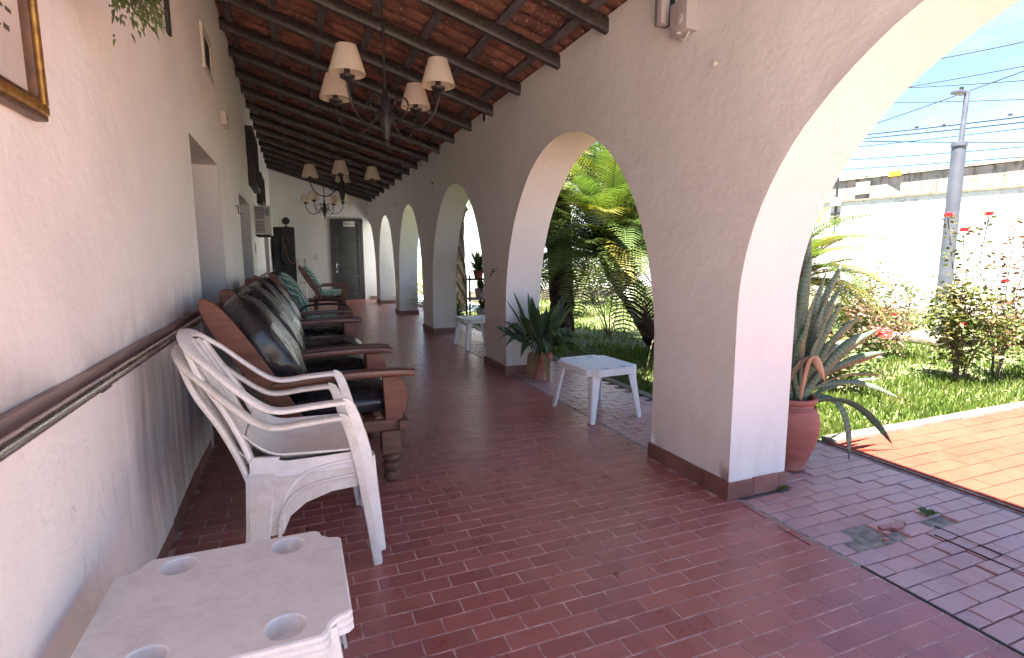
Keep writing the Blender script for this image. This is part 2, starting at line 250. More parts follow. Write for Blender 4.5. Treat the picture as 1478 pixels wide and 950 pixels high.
# ------------------------------------------------------------------ mesh builder
class MB:
    def __init__(s): s.v = []; s.f = []; s.t = []; s.al = {}; s.dr = {}
    def add(s, vs, fs, tint=0.5):
        o = len(s.v); s.v += [tuple(x) for x in vs]; s.f += [tuple(i+o for i in f) for f in fs]; s.t += [tint]*len(vs); return o
    def box(s, lo, hi, tint=0.5, mat=None, ch=0.0):
        x0, y0, z0 = lo; x1, y1, z1 = hi
        if ch <= 0:
            vs = [(x, y, z) for z in (z0, z1) for y in (y0, y1) for x in (x0, x1)]
            fs = [(0, 2, 3, 1), (4, 5, 7, 6), (0, 1, 5, 4), (2, 6, 7, 3), (0, 4, 6, 2), (1, 3, 7, 5)]
        else:
            bm = bmesh.new(); bmesh.ops.create_cube(bm, size=1)
            for v in bm.verts: v.co = ((x0+x1)/2+v.co.x*(x1-x0), (y0+y1)/2+v.co.y*(y1-y0), (z0+z1)/2+v.co.z*(z1-z0))
            bmesh.ops.bevel(bm, geom=bm.edges[:], offset=ch, segments=2, affect='EDGES', profile=0.6)
            bm.verts.index_update(); vs = [v.co.copy() for v in bm.verts]; fs = [[v.index for v in f.verts] for f in bm.faces]; bm.free()
        if mat is not None: vs = [mat @ Vector(v) for v in vs]
        s.add(vs, fs, tint)
    def sweep(s, path, sizes, ref=(0, 0, 1), n=8, pw=1.0, cap=True, tint=0.5, ends=None):
        P = [Vector(p) for p in path]; m = len(P)
        if not isinstance(sizes, list): sizes = [sizes]*m
        sizes = [(x, x) if isinstance(x, (int, float)) else x for x in sizes]
        vs = []; refl = ref if isinstance(ref, list) else [ref]*m
        for i in range(m):
            T = (P[min(i+1, m-1)]-P[max(i-1, 0)]).normalized(); A = Vector(refl[i]); A = A-T*A.dot(T)
            if A.length < 1e-4: A = T.orthogonal()
            A.normalize(); B = T.cross(A)
            for j in range(n):
                an = 2*PI*(j+0.5)/n; c, q = math.cos(an), math.sin(an)
                c = math.copysign(abs(c)**pw, c); q = math.copysign(abs(q)**pw, q)
                vs.append(P[i]+A*(c*sizes[i][0])+B*(q*sizes[i][1]))
        fs = [(i*n+j, i*n+(j+1) % n, (i+1)*n+(j+1) % n, (i+1)*n+j) for i in range(m-1) for j in range(n)]
        if cap: fs += [tuple(range(n))[::-1], tuple((m-1)*n+j for j in range(n))]
        s.add(vs, fs, tint)
    def lathe(s, prof, c=(0, 0, 0), n=24, tint=0.5, cap=True, sq=None):
        vs = []
        for r, z in prof:
            for j in range(n):
                a = 2*PI*j/n; vs.append((c[0]+r*math.cos(a), c[1]+r*math.sin(a), c[2]+z))
        m = len(prof); fs = [(i*n+j, i*n+(j+1) % n, (i+1)*n+(j+1) % n, (i+1)*n+j) for i in range(m-1) for j in range(n)]
        if cap: fs += [tuple(range(n))[::-1], tuple((m-1)*n+j for j in range(n))]
        s.add(vs, fs, tint)
    def prism(s, poly, a0, a1, axis=1, tint=0.5):
        n = len(poly)
        def pt(p, a): return (p[0], a, p[1]) if axis == 1 else ((a, p[0], p[1]) if axis == 0 else (p[0], p[1], a))
        vs = [pt(p, a0) for p in poly]+[pt(p, a1) for p in poly]
        fs = [tuple(range(n)), tuple(range(2*n-1, n-1, -1))]+[(i, i+n, (i+1) % n+n, (i+1) % n) for i in range(n)]
        s.add(vs, fs, tint)
    def pillow(s, c, size, pw=0.45, n=14, wr=0.012, seed=0, mat=None, tint=0.5):
        vs = []; fs = []; idx = {}
        def sp(v, e): return math.copysign(abs(v)**e, v)
        for i in range(n+1):
            ph = -PI/2+PI*i/n
            for j in range(2*n):
                th = 2*PI*j/(2*n)
                x = sp(math.cos(ph), pw)*sp(math.cos(th), pw*0.6); y = sp(math.cos(ph), pw)*sp(math.sin(th), pw*0.6); z = sp(math.sin(ph), 0.8)
                p = Vector((x*size[0]/2, y*size[1]/2, z*size[2]/2*(1-0.25*(x*x+y*y)/2)))
                nn = noise.fractal(p*5+Vector((seed*7.1, 0, 0)), 0.8, 2.0, 4)*wr
                p += p.normalized()*nn; vs.append(p)
        for i in range(n):
            for j in range(2*n):
                fs.append((i*2*n+j, i*2*n+(j+1) % (2*n), (i+1)*2*n+(j+1) % (2*n), (i+1)*2*n+j))
        mt = Matrix.Translation(c) @ (mat or Matrix())
        s.add([mt @ v for v in vs], fs, tint)
    def leaf(s, path, width, ref=(0, 0, 1), fold=0.25, tint=0.5, dry=0.0, thick=0.0):
        P = [Vector(p) for p in path]; m = len(P); vs = []; L_ = 0
        for i in range(m):
            T = (P[min(i+1, m-1)]-P[max(i-1, 0)]).normalized(); A = Vector(ref); A = A-T*A.dot(T)
            if A.length < 1e-3: A = T.orthogonal()
            A.normalize(); B = T.cross(A); w_ = width(i/(m-1))
            vs += [P[i]+B*w_+A*w_*fold, P[i], P[i]-B*w_+A*w_*fold]
        o = s.add(vs, [(i*3+j, i*3+j+1, i*3+j+4, i*3+j+3) for i in range(m-1) for j in (0, 1)], tint)
        for i in range(m):
            for j in range(3): s.al[o+i*3+j] = i/(m-1)*(P[-1]-P[0]).length; s.dr[o+i*3+j] = dry
    def mesh(s, name, sharp=35):
        me = bpy.data.meshes.new(name); me.from_pydata(s.v, [], s.f); me.update()
        a = me.attributes.new('tint', 'FLOAT', 'POINT'); a.data.foreach_set('value', np.array(s.t, dtype=np.float32))
        if s.al:
            for nm, d in (('along', s.al), ('dry', s.dr)):
                a = me.attributes.new(nm, 'FLOAT', 'POINT'); arr = np.zeros(len(s.v), dtype=np.float32)
                for i, q in d.items(): arr[i] = q
                a.data.foreach_set('value', arr)
        if sharp:
            me.polygons.foreach_set('use_smooth', [True]*len(me.polygons)); me.set_sharp_from_angle(angle=math.radians(sharp))
        return me
def fixn(me):
    bm = bmesh.new(); bm.from_mesh(me); bmesh.ops.recalc_face_normals(bm, faces=bm.faces); bm.to_mesh(me); bm.free()
def obj(name, mb, mat, parent=None, sharp=35, **p):
    me = mb if isinstance(mb, bpy.types.Mesh) else mb.mesh(name, sharp)
    if isinstance(mb, MB) and len(me.polygons) < 200000: fixn(me)
    if not me.materials: me.materials.append(M[mat] if isinstance(mat, str) else mat)
    o = bpy.data.objects.new(name, me); COL.objects.link(o); o.parent = parent
    for k, v in p.items(): o[k] = v
    return o
def thing(name, label, cat, loc=(0, 0, 0), rz=0, group=None):
    o = bpy.data.objects.new(name, None); COL.objects.link(o); o.location = loc; o.rotation_euler = (0, 0, rz); o.empty_display_size = 0.1
    o['label'] = label; o['category'] = cat
    if group: o['group'] = group
    return o
def dup(root, loc, rz=None, label=None):
    def cp(o, par):
        c = o.copy(); COL.objects.link(c); c.parent = par
        for ch in [x for x in kids.get(o.name, [])]: cp(ch, c)
        return c
    kids = {}
    for x in list(bpy.data.objects):
        if x.parent: kids.setdefault(x.parent.name, []).append(x)
    r = cp(root, None); r.location = loc
    if rz is not None: r.rotation_euler = (0, 0, rz)
    if label: r['label'] = label
    return r
def part(name, mat, parent, fn, sharp=35, **p):
    b = MB(); fn(b); return obj(name, b, mat, parent, sharp, **p)
def boxm(lo, hi, ch=0.0): 
    b = MB(); b.box(lo, hi, ch=ch); return b
def lerp(a, b, t): return a+(b-a)*t
def smoothpath(pts, n=6):
    P = [Vector(p) for p in pts]; out_ = []
    for i in range(len(P)-1):
        p0 = P[max(i-1, 0)]; p1 = P[i]; p2 = P[i+1]; p3 = P[min(i+2, len(P)-1)]
        for k in range(n):
            t = k/n; out_.append(0.5*((2*p1)+(-p0+p2)*t+(2*p0-5*p1+4*p2-p3)*t*t+(-p0+3*p1-3*p2+p3)*t**3))
    out_.append(P[-1]); return out_

XL, XR, XO, YE = -0.6, 2.08, 2.48, 16.8     # house wall, arcade inner and outer face, end wall
Y0 = -0.5  # gallery cut open behind the camera to let in more light
def zr(x): return 2.82+0.3*(XR-x)           # underside of the rafters

# ------------------------------------------------------------------ ground, lawn, path, floor
b = MB(); b.box((-60, -60, -0.3), (90, 90, -0.06)); ground = obj('ground', b, 'soil', None, 0, kind='structure')
b = MB()
gx = np.linspace(2.9, 16, 60); gy = np.linspace(2.62, 18, 70)
vs = [(x, y, -0.03+0.02*noise.noise(Vector((x, y, 0)))) for y in gy for x in gx]
b.add(vs, [(j*60+i, j*60+i+1, (j+1)*60+i+1, (j+1)*60+i) for j in range(69) for i in range(59)])
lawn = obj('lawn', b, 'soil', None, 180, kind='structure')
rs = np.random.RandomState(3)
def grass():
    xs = []; 
    N = 230000
    x = 3.0+rs.rand(N)*11.5; y = 2.66+rs.rand(N)**1.25*13; d = np.hypot(x, y)
    keep = (rs.rand(N) < np.clip((5.0/d)**1.5, 0.1, 1)) & (x < 12.4+(10.06-y)*0.172-0.3) & (np.abs(x/np.maximum(y, .1)) < 3.2)
    patch = np.sin(x*2.1+np.sin(y*1.7)*2)*np.sin(y*2.6+np.sin(x*1.3)*2)
    keep &= rs.rand(N) < (0.75+0.3*patch)
    x = x[keep]; y = y[keep]; d = d[keep]; patch = patch[keep]; n = len(x)
    h = (0.03+0.05*rs.rand(n)**1.5)*(1+0.35*patch); wd = (0.0028+0.0007*d)*(0.7+0.6*rs.rand(n)); a = rs.rand(n)*2*PI; ln = rs.rand(n)*0.05; b_ = rs.rand(n)*2*PI
    z0 = -0.045
    v = np.zeros((n, 4, 3), np.float32)
    v[:, 0] = np.c_[x-wd*np.cos(a), y-wd*np.sin(a), np.full(n, z0)]; v[:, 1] = np.c_[x+wd*np.cos(a), y+wd*np.sin(a), np.full(n, z0)]
    v[:, 2] = np.c_[x+wd*.7*np.cos(a)+ln*.4*np.cos(b_), y+wd*.7*np.sin(a)+ln*.4*np.sin(b_), z0+.02+h*.6]; v[:, 3] = np.c_[x+ln*np.cos(b_), y+ln*np.sin(b_), z0+.02+h]
    me = bpy.data.meshes.new('grass'); idx = np.arange(n)*4
    f = np.empty((n, 4), np.int32); f[:, 0] = idx; f[:, 1] = idx+1; f[:, 2] = idx+2; f[:, 3] = idx+3
    me.vertices.add(n*4); me.vertices.foreach_set('co', v.ravel()); me.loops.add(n*4); me.loops.foreach_set('vertex_index', f.ravel())
    me.polygons.add(n); me.polygons.foreach_set('loop_start', idx); me.polygons.foreach_set('loop_total', np.full(n, 4)); me.update(calc_edges=True)
    at = me.attributes.new('tint', 'FLOAT', 'POINT'); at.data.foreach_set('value', np.repeat(rs.rand(n), 4).astype(np.float32))
    return obj('grass', me, 'grass', None, kind='stuff', label='bright green lawn grass beyond the arches', category='grass')
grass()

floor = bpy.data.objects.new('floor', None); COL.objects.link(floor); floor['kind'] = 'structure'
b = MB(); b.box((XL-0.5, Y0, -0.06), (2.139, YE+0.2, -0.0017)); obj('mortar_bed', b, 'mortar', floor, 0)
b = MB(); b.box((2.141, Y0, -0.06), (3.0, YE+0.2, -0.0125)); obj('mortar_bed', b, 'joint_earth', floor, 0)
b = MB(); b.box((3.0, Y0, -0.06), (3.375, 2.6, -0.0122)); obj('mortar_bed', b, 'joint_earth', floor, 0)
# a tile mesh shared by alike tiles: bevelled slab
def tmesh(name, sx, sy, h, tint, ch=0.003):
    b = MB(); x, y = sx/2, sy/2; c = ch; wob = lambda: R.uniform(-.0008, .0008)
    vs = [(-x, -y, -h), (x, -y, -h), (x, y, -h), (-x, y, -h), (-x, -y, -c), (x, -y, -c), (x, y, -c), (-x, y, -c),
          (-x+c, -y+c, 0), (x-c, -y+c, 0), (x-c, y-c, 0), (-x+c, y-c, 0)]
    vs = [(p[0]+wob(), p[1]+wob(), p[2]) for p in vs]
    fs = [(0, 1, 5, 4), (1, 2, 6, 5), (2, 3, 7, 6), (3, 0, 4, 7), (4, 5, 9, 8), (5, 6, 10, 9), (6, 7, 11, 10), (7, 4, 8, 11), (8, 9, 10, 11)]
    b.add(vs, fs, tint); me = b.mesh(name, 0); return me, b
def lay(parent, tiles, meshes, mat, cap, name='tile'):
    """tiles: (x,y,z,rx,ry,rz,variant); the CAP that show largest are parts, the others one joined part"""
    def key(t):
        p = cam.matrix_world.inverted() @ Vector(t[:3]); d = -p.z
        if d < 0.4 or abs(p.x) > d*0.98 or abs(p.y) > d*0.64: return -1/max(1, p.length)
        return 1.3/(p.length**3)
    tiles = sorted(tiles, key=key, reverse=True); rest = MB()
    for i, t in enumerate(tiles):
        me, mb = meshes[t[6] % len(meshes)]
        if i < cap:
            if not me.materials: me.materials.append(M[mat])
            o = bpy.data.objects.new(name, me); COL.objects.link(o); o.parent = parent; o.location = t[:3]; o.rotation_euler = t[3:6]
        else:
            mt = Matrix.Translation(t[:3]) @ Matrix.Rotation(t[5], 4, 'Z') @ Matrix.Rotation(t[4], 4, 'Y') @ Matrix.Rotation(t[3], 4, 'X')
            rest.add([mt @ Vector(v) for v in mb.v], mb.f, mb.t[0])
    if rest.v:
        me = rest.mesh(name, 0); me.materials.append(M[mat]); o = bpy.data.objects.new(name, me); COL.objects.link(o); o.parent = parent; o['kind'] = 'stuff'
    return tiles
PX, PY = 0.18, 0.0825
full = [tmesh('tile', PX-0.0062, PY-0.0062, 0.012, i/9, 0.0012) for i in range(10)]
half = [tmesh('half_tile', PX/2+.004, PY-0.0048, 0.012, i/5, .0014) for i in range(5)]
DX = 2.135                                      # the settlement crack between the gallery and its outer strip
tiles = []; piers = [(2.12, 2.80), (5.42, 6.12), (8.79, 9.56), (11.93, 12.5), (14.93, 15.6)]
holes = [(2.41, 1.59, 0.10, 0.11), (2.88, 1.56, 0.09, 0.045)]
r = 0; y = Y0+0.04
rows = int((YE-Y0)/PY)
ref_row_y = 1.884
k0 = int((ref_row_y-Y0)/PY)
outer = []
for kk in range(-k0, rows-k0):
    y = ref_row_y+kk*PY
    if y > YE-0.02 or y < Y0: continue
    off = 0.417 if kk % 2 == 0 else 0.507
    i0 = math.floor((XL-off)/PX)
    for i in range(i0, 30):
        xa = off+i*PX; xc = xa+PX/2
        if xc < XL-0.0: continue
        if any(p0 < y < p1 for p0, p1 in piers) and XR < xc < XO: continue
        v = R.randrange(10)
        if xa+PX <= DX+0.005:
            tiles.append((xc, y, R.uniform(-.0006, .0006), R.gauss(0, .004), R.gauss(0, .003), R.gauss(0, .002), v))
            if xa+PX*1.5 < DX and xa+2*PX > DX and not any(p0 < y < p1 for p0, p1 in piers): outer.append((xa+PX*1.25, y, 0, 0, 0, 0, v))
lay(floor, tiles, full, 'tile', 195); lay(floor, outer, half, 'tile', 12)
# outer strip, settled and worn, wider dark joints
QX, QY = 0.178, 0.083; fo = [tmesh('tile', QX-0.005, QY-0.006, 0.014, i/9, 0.0035) for i in range(10)]; ho = [tmesh('tile', QX/2-0.005, QY-0.006, 0.014, i/5, 0.0035) for i in range(5)]
t1 = []; t2 = []
for kk in range(-90, 190):
    y = 1.128+kk*QY
    xend = 3.36 if y < 2.58 else 2.93
    off = DX+0.012+(0.5*QX if kk % 2 else 0)
    if y < Y0 or y > YE: continue
    sag = lambda x, y: -0.006*math.exp(-((x-2.45)**2/0.05+(y-1.5)**2/0.15))+0.003*noise.noise(Vector((x*3, y*3, 1)))
    if kk % 2: t2.append((off-QX/4, y, sag(off, y), R.gauss(0, .012), R.gauss(0, .008), 0, R.randrange(5)))
    for i in range(12):
        xa = off+i*QX; xc = xa+QX/2
        if any(p0 < y < p1 for p0, p1 in piers) and XR < xc < XO: continue
        if any(abs(xc-hx) < a and abs(y-hy) < c_ for hx, hy, a, c_ in holes): continue
        if xa+QX > xend+0.03:
            if xa+QX/2 <= xend: t2.append((xa+QX/4, y, sag(xc, y), R.gauss(0, .01), R.gauss(0, .01), R.gauss(0, .008), R.randrange(5)))
            continue
        sg = 0.013 if y < 3 else 0.006
        if abs(xc-2.72) < 0.5 and 0.8 < y < 1.5 and abs(xa-(off+QX*round((2.62-off)/QX))) < 0.02: xc += 0.006
        t1.append((xc, y, sag(xc, y)+R.gauss(0, .0012), R.gauss(0, sg), R.gauss(0, sg*.7), R.gauss(0, .012), R.randrange(10)))
lay(floor, t1, fo, 'tile_worn_sheen', 82); lay(floor, t2, ho, 'tile_worn_sheen', 8)
b = MB(); b.box((2.15, 1.36, -0.02), (3.0, 1.80, -0.0119)); obj('cement_bed', b, 'cement', floor, 0)
b = MB()
pts = [(2.135, 0.3), (2.138, 0.9), (2.146, 1.36), (2.14, 1.42)]
for xx, ya, yb, wd in ((2.139, Y0, 1.42, .006), (2.70, 0.2, 1.47, .004), (2.79, 0.2, 1.52, .004)):
    b.box((xx-wd, ya, -0.003), (xx+wd, yb, 0.0022))
for xx, ya, yb in ((2.085, 1.62, 1.80), (2.10, 1.88, 2.03)):
    b.box((xx-.003, ya, -0.003), (xx+.003, yb, 0.0015))
obj('open_joint', b, 'gap', floor, 0)
b = MB(); b.box((2.126, 1.43, -.02), (2.150, YE, -.0012)); obj('cement_joint', b, 'cement', floor, 0)
# broken pieces and a weed by the hole
for i, (x, y, s_, a) in enumerate([(2.60, 1.585, .075, .3), (2.54, 1.60, .045, 1.2), (2.50, 1.56, .03, .4), (2.66, 1.60, .04, 2.0), (2.44, 1.52, .022, 0)]):
    b = MB(); n_ = 5; poly = [(x+s_*R.uniform(.5, 1)*math.cos(a+k*2*PI/n_), y+.6*s_*R.uniform(.5, 1)*math.sin(a+k*2*PI/n_)) for k in range(n_)]
    b.prism(poly, 0.000, 0.009+0.004*R.random(), 2, R.random())
    o = obj('tile_fragment', b, 'tile', None, 0); o['label'] = ['largest broken red tile piece beside the hole in the paving', 'medium broken tile piece touching the largest one', 'small broken tile piece at the edge of the cement hole', 'broken tile piece nearest the small green weed', 'tiny tile crumb lying inside the cement hole'][i]; o['category'] = 'tile fragment'; o['group'] = 'broken tile pieces beside the hole'
def tuft(x, y, n_, L_, label, nm='weed'):
    b = MB()
    for i in range(n_):
        a = R.random()*2*PI; l = L_*R.uniform(.5, 1)
        P = [Vector((x, y, 0))+Vector((math.cos(a)*l*t, math.sin(a)*l*t, l*.9*t*(1-.6*t))) for t in (0, .33, .66, 1)]
        b.leaf(P, lambda t: .006*(1-t)+.012*math.sin(PI*t), tint=R.random())
    o = obj(nm, b, 'grass', None, 180); o['label'] = label; o['category'] = 'weed'
tuft(2.87, 1.60, 12, .06, 'small green weed growing in the gap of a missing floor tile')
tuft(2.42, 2.10, 5, .09, 'thin weed at the foot of the near pier beside the urn')
# fallen dry leaves and crumbs
for i, (x, y) in enumerate([(0.68, 3.9), (0.50, 2.55), (1.15, 1.75), (1.1, 3.7), (2.05, 2.95), (1.28, 4.9), (0.35, 3.35)]):
    b = MB(); a = R.random()*6; l = .03
    P = [Vector((x+math.cos(a)*l*(t-.5), y+math.sin(a)*l*(t-.5), .004+.006*math.sin(PI*t))) for t in (0, .25, .5, .75, 1)]
    b.leaf(P, lambda t: .011*math.sin(PI*min(max(t, .05), .95)), fold=.3, tint=R.random())
    o = obj('fallen_leaf', b, 'asp_dry', None, 180); o['label'] = ['dry leaf on the floor by the foot of the nearest wooden armchair', 'dry leaf on the floor just in front of the plastic chair', 'dry leaf on the tiles in the middle foreground', 'dry leaf in mid floor between armchair and white table', 'dry leaf lying close to the corner of the near pier', 'dry leaf far along the floor towards the second pier', 'dry leaf between the plastic chairs and the first armchair'][i]; o['category'] = 'leaf'; o['group'] = 'dry leaves scattered on the gallery floor'

# sunlit path of bigger unglazed tiles
path = bpy.data.objects.new('path', None); COL.objects.link(path); path['kind'] = 'structure'
b = MB(); b.box((3.377, Y0-8, -0.06), (9, 2.56, -0.006)); obj('mortar_bed', b, 'tile_path', path, 0)
b = MB(); b.box((-6, Y0-9, -0.06), (3.370, Y0-.005, -0.006)); bounce_slab = obj('unseen_bounce_paving', b, 'bounce_paving', None, 0, kind='structure')  # unseen paving added behind the camera to bounce light inside
SP = 0.215; fp = [tmesh('tile', SP-0.006, SP*0.55-0.006, 0.014, i/9) for i in range(10)]; tp = []; tph = []; fph = [tmesh('tile', SP/2-0.006, SP*0.55-0.006, 0.014, i/5) for i in range(5)]
for j in range(60):
    y = 2.515-SP*0.55*(j+.5)
    for i in range(27):
        x = 3.39+SP*(i+.5+(.5 if j % 2 else 0))
        if j % 2 and i == 0: tph.append((x-SP*.75, y, 0, R.gauss(0, .004), 0, 0, R.randrange(5)))
        tp.append((x, y, R.gauss(0, .0008), R.gauss(0, .004), R.gauss(0, .004), R.gauss(0, .004), R.randrange(10)))
lay(path, tp, fp, 'tile_path', 280); lay(path, tph, fph, 'tile_path', 20)
kerb = bpy.data.objects.new('kerb', None); COL.objects.link(kerb); kerb['kind'] = 'structure'
x = 3.40
while x < 9:
    l = R.uniform(.55, .8); b = MB(); b.box((x, 2.525+R.uniform(-.01, .01), -0.05), (x+l-.012, 2.62+R.uniform(-.008, .008), 0.012+R.uniform(0, .012)), ch=.006); obj('kerbstone', b, 'kerb', kerb); x += l
y = 2.62
while y < 16.5:
    l = R.uniform(.7, 1.0); b = MB(); b.box((2.935, y, -0.05), (3.03, y+l-.012, 0.008+R.uniform(0, .01)), ch=.006); obj('kerbstone', b, 'kerb', kerb); y += l
b = MB(); b.box((3.378, Y0, -.05), (3.40, 2.5, -.003)); obj('joint_strip', b, 'cement', kerb)

# ------------------------------------------------------------------ walls
def wallgrid(xs_, zs_, holes_, f, disp=0.005, seed=0):
    """a plaster face on grid lines; holes_ = (a0,a1,z0,z1); f(a,z,d) -> point"""
    b = MB(); id_ = {}
    def vid(i, j):
        if (i, j) not in id_:
            a, z = xs_[i], zs_[j]; d = disp*noise.fractal(Vector((a*1.3, z*1.3, seed)), 1, 2, 3)
            if any(h[0]-1e-4 <= a <= h[1]+1e-4 and h[2]-1e-4 <= z <= h[3]+1e-4 for h in holes_): d = 0
            id_[(i, j)] = b.add([f(a, z, d)], [])
        return id_[(i, j)]
    for i in range(len(xs_)-1):
        for j in range(len(zs_)-1):
            ca, cz = (xs_[i]+xs_[i+1])/2, (zs_[j]+zs_[j+1])/2
            if any(h[0] < ca < h[1] and h[2] < cz < h[3] for h in holes_): continue
            b.f.append((vid(i, j), vid(i+1, j), vid(i+1, j+1), vid(i, j+1)))
    return b
def lines(a, c, step, extra): return sorted(set([round(a+i*step, 3) for i in range(int((c-a)/step)+1)]+[c]+extra))
ops = [(4.13, 5.52, 0, 2.10), (7.39, 9.05, 0, 2.06), (12.6, 14.6, 0, 1.95)]
ex = [q for o in ops for q in o[:2]]; ez = [o[3] for o in ops]
hw = thing('house_wall', 'long white plastered house wall with grime along the handrail', 'wall')
b = wallgrid(lines(Y0, YE, 0.12, ex), lines(0, 3.95, 0.12, ez), ops, lambda a, z, d: (XL+d, a, z), 0.012)
o = obj('plaster_face', b, 'house', hw, 60)
# give the wall its body: thick masonry behind the plaster with reveals round each opening
b = MB()
segs = [(Y0, ops[0][0])]+[(ops[i][1], ops[i+1][0]) for i in range(2)]+[(ops[2][1], YE)]
for a, c in segs: b.box((XL-0.55, a, 0), (XL-0.013, c, 3.95))
for o_ in ops: b.box((XL-0.55, o_[0]-.001, o_[3]), (XL-0.014, o_[1]+.001, 3.949))
obj('masonry', b, 'house', hw, 0)
b = MB()
for o_ in ops:                                  # plaster returns of the reveals
    for yy in (o_[0]-.006, o_[1]-.002): b.box((XL-0.5, yy, 0), (XL-0.003, yy+.008, o_[3]))
    b.box((XL-0.5, o_[0], o_[3]-.002), (XL-0.003, o_[1], o_[3]+.006))
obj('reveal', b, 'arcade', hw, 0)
for o_ in ops:
    d = part('door', 'darkwood', hw, lambda b: b.box((XL-0.48, o_[0]+.02, 0), (XL-0.43, o_[1]-.02, o_[3]-.02), ch=.004))
    n_ = 2
    for s_ in range(n_):
        for z0, z1 in ((.15, .9), (1.0, 1.95)):
            ya = lerp(o_[0]+.08, o_[1]-.08, s_/n_)+.03; yb = lerp(o_[0]+.08, o_[1]-.08, (s_+1)/n_)-.03
            part('door_panel', 'darkwood', d, lambda b: b.box((XL-0.43, ya, z0), (XL-0.415, yb, min(z1, o_[3]-.1)), ch=.005))
# skirting tiles of the house wall
y = Y0+.1; 
while y < YE-.2:
    if not any(o_[0]-.18 < y < o_[1] for o_ in ops):
        b = MB(); b.box((XL-.005, y, 0), (XL+.007+R.uniform(-.002, .002), y+.172, .078+R.uniform(-.004,.004)), tint=R.random(), ch=.003); obj('skirting_tile', b, 'skirt', hw, 0)
    y += .176

aw = thing('arcade_wall', 'white plastered arcade wall with tall arches opening on the garden', 'wall')
arch = [(-0.50, 2.12, 1.0), (2.80, 5.42, .7), (6.12, 8.79, .7), (9.56, 11.93, .7), (12.5, 14.93, .7), (15.6, 18.1, .7)]
APEX = 2.285
def az(y, a):
    y0, y1, sp = a; c = (y0+y1)/2; h = (y1-y0)/2; t = max(0, 1-((y-c)/h)**2); return sp+(APEX-sp)*t**.5
b = MB()
def wtop(x): return zr(x)+0.105
ys = [Y0]
def strip(pts, inner_pts):
    pass
fine = []
for a in arch:
    c, h = (a[0]+a[1])/2, (a[1]-a[0])/2
    fine += [c-h*math.cos(PI*i/44) for i in range(45)]
ysall = sorted(set([round(v, 4) for v in fine+[q for q in np.arange(Y0, YE+.01, .15) if min(abs(q-g) for g in fine) > .04] if v <= YE]+[Y0, YE]))
NZ = 14
def disp(y, z, s_): return min(1, max(0, (min(abs(y-e_) for a in arch for e_ in a[:2])-.03)/.3))*(0.012*noise.fractal(Vector((y*1.1, z*1.1, s_)), 1, 2, 3)+0.004*noise.noise(Vector((y*9, z*9, s_))))
def ew_(y, x):
    for a in arch:
        if abs(y-a[0]) < .02 or abs(y-a[1]) < .02: return 0
    return 0.007*noise.noise(Vector((x*3, y*5, 2)))+.004*noise.noise(Vector((x*3, y*14, 7)))
def zb(ym):
    for a in arch:
        if a[0] < ym < a[1]: return a
    return None
for side, X, s_ in (('i', XR, 1), ('o', XO, 9)):
    for i in range(len(ysall)-1):
        ya, yb = ysall[i], ysall[i+1]
        if yb-ya < 1e-4: continue
        a = zb((ya+yb)/2)
        for col_ in (0,):
            za0 = az(ya, a)+ew_(ya, X) if a else 0; zb0 = az(yb, a)+ew_(yb, X) if a else 0; T = wtop(X)
            va = []; vb = []
            for j in range(NZ+1):
                t = j/NZ; z1, z2 = lerp(za0, T, t), lerp(zb0, T, t)
                sg = -1 if X == XR else 1
                va.append((X+sg*disp(ya, z1, s_)*min(1, .25+j), ya, z1)); vb.append((X+sg*disp(yb, z2, s_)*min(1, .25+j), yb, z2))
            fs = [(j, j+1, NZ+2+j, NZ+1+j) for j in range(NZ)]; b.add(va+vb, fs)
for a in arch:                                   # jambs and soffits, a little uneven
    c, h = (a[0]+a[1])/2, (a[1]-a[0])/2; prof = [(a[0], 0), (a[0], a[2]*.5)]+[(c-h*math.cos(PI*i/44), None) for i in range(45)]+[(a[1], a[2]*.5), (a[1], 0)]
    prof = [(p[0], az(p[0], a) if p[1] is None else p[1]) for p in prof]; prof = [p for p in prof if p[0] <= YE+.001]
    NX = 5; vs = []; 
    for k_, (yy, zz) in enumerate(prof):
        for j in range(NX+1):
            x = lerp(XR, XO, j/NX); e = 0 if j in (0, NX) else 1
            d = 0.006*noise.noise(Vector((x*5, yy*4, zz*4)))*e
            sg = -disp(yy, zz, 1)*.25 if j == 0 else (disp(yy, zz, 9)*.25 if j == NX else 0)
            vs.append((x+sg, yy+(d if yy < c else -d), zz+d*.5+(ew_(yy, XR if j == 0 else XO if j == NX else x) if a[0]+.01 < yy < a[1]-.01 else 0)))
    n_ = NX+1; b.add(vs, [(k_*n_+j, k_*n_+j+1, (k_+1)*n_+j+1, (k_+1)*n_+j) for k_ in range(len(prof)-1) for j in range(NX)])
vs = [(XR, Y0, 1.0), (XO, Y0, 1.0), (XO, Y0, wtop(XO)), (XR, Y0, wtop(XR)), (XR, YE, wtop(XR)), (XO, YE, wtop(XO))]
b.add(vs, [(0, 1, 2, 3), (3, 2, 5, 4)])
me = b.mesh('plaster_face', 40)
bm = bmesh.new(); bm.from_mesh(me); bmesh.ops.remove_doubles(bm, verts=bm.verts, dist=.0006); bmesh.ops.recalc_face_normals(bm, faces=bm.faces); bm.to_mesh(me); bm.free(); me.set_sharp_from_angle(angle=math.radians(40))
obj('plaster_face', me, 'arcade', aw)
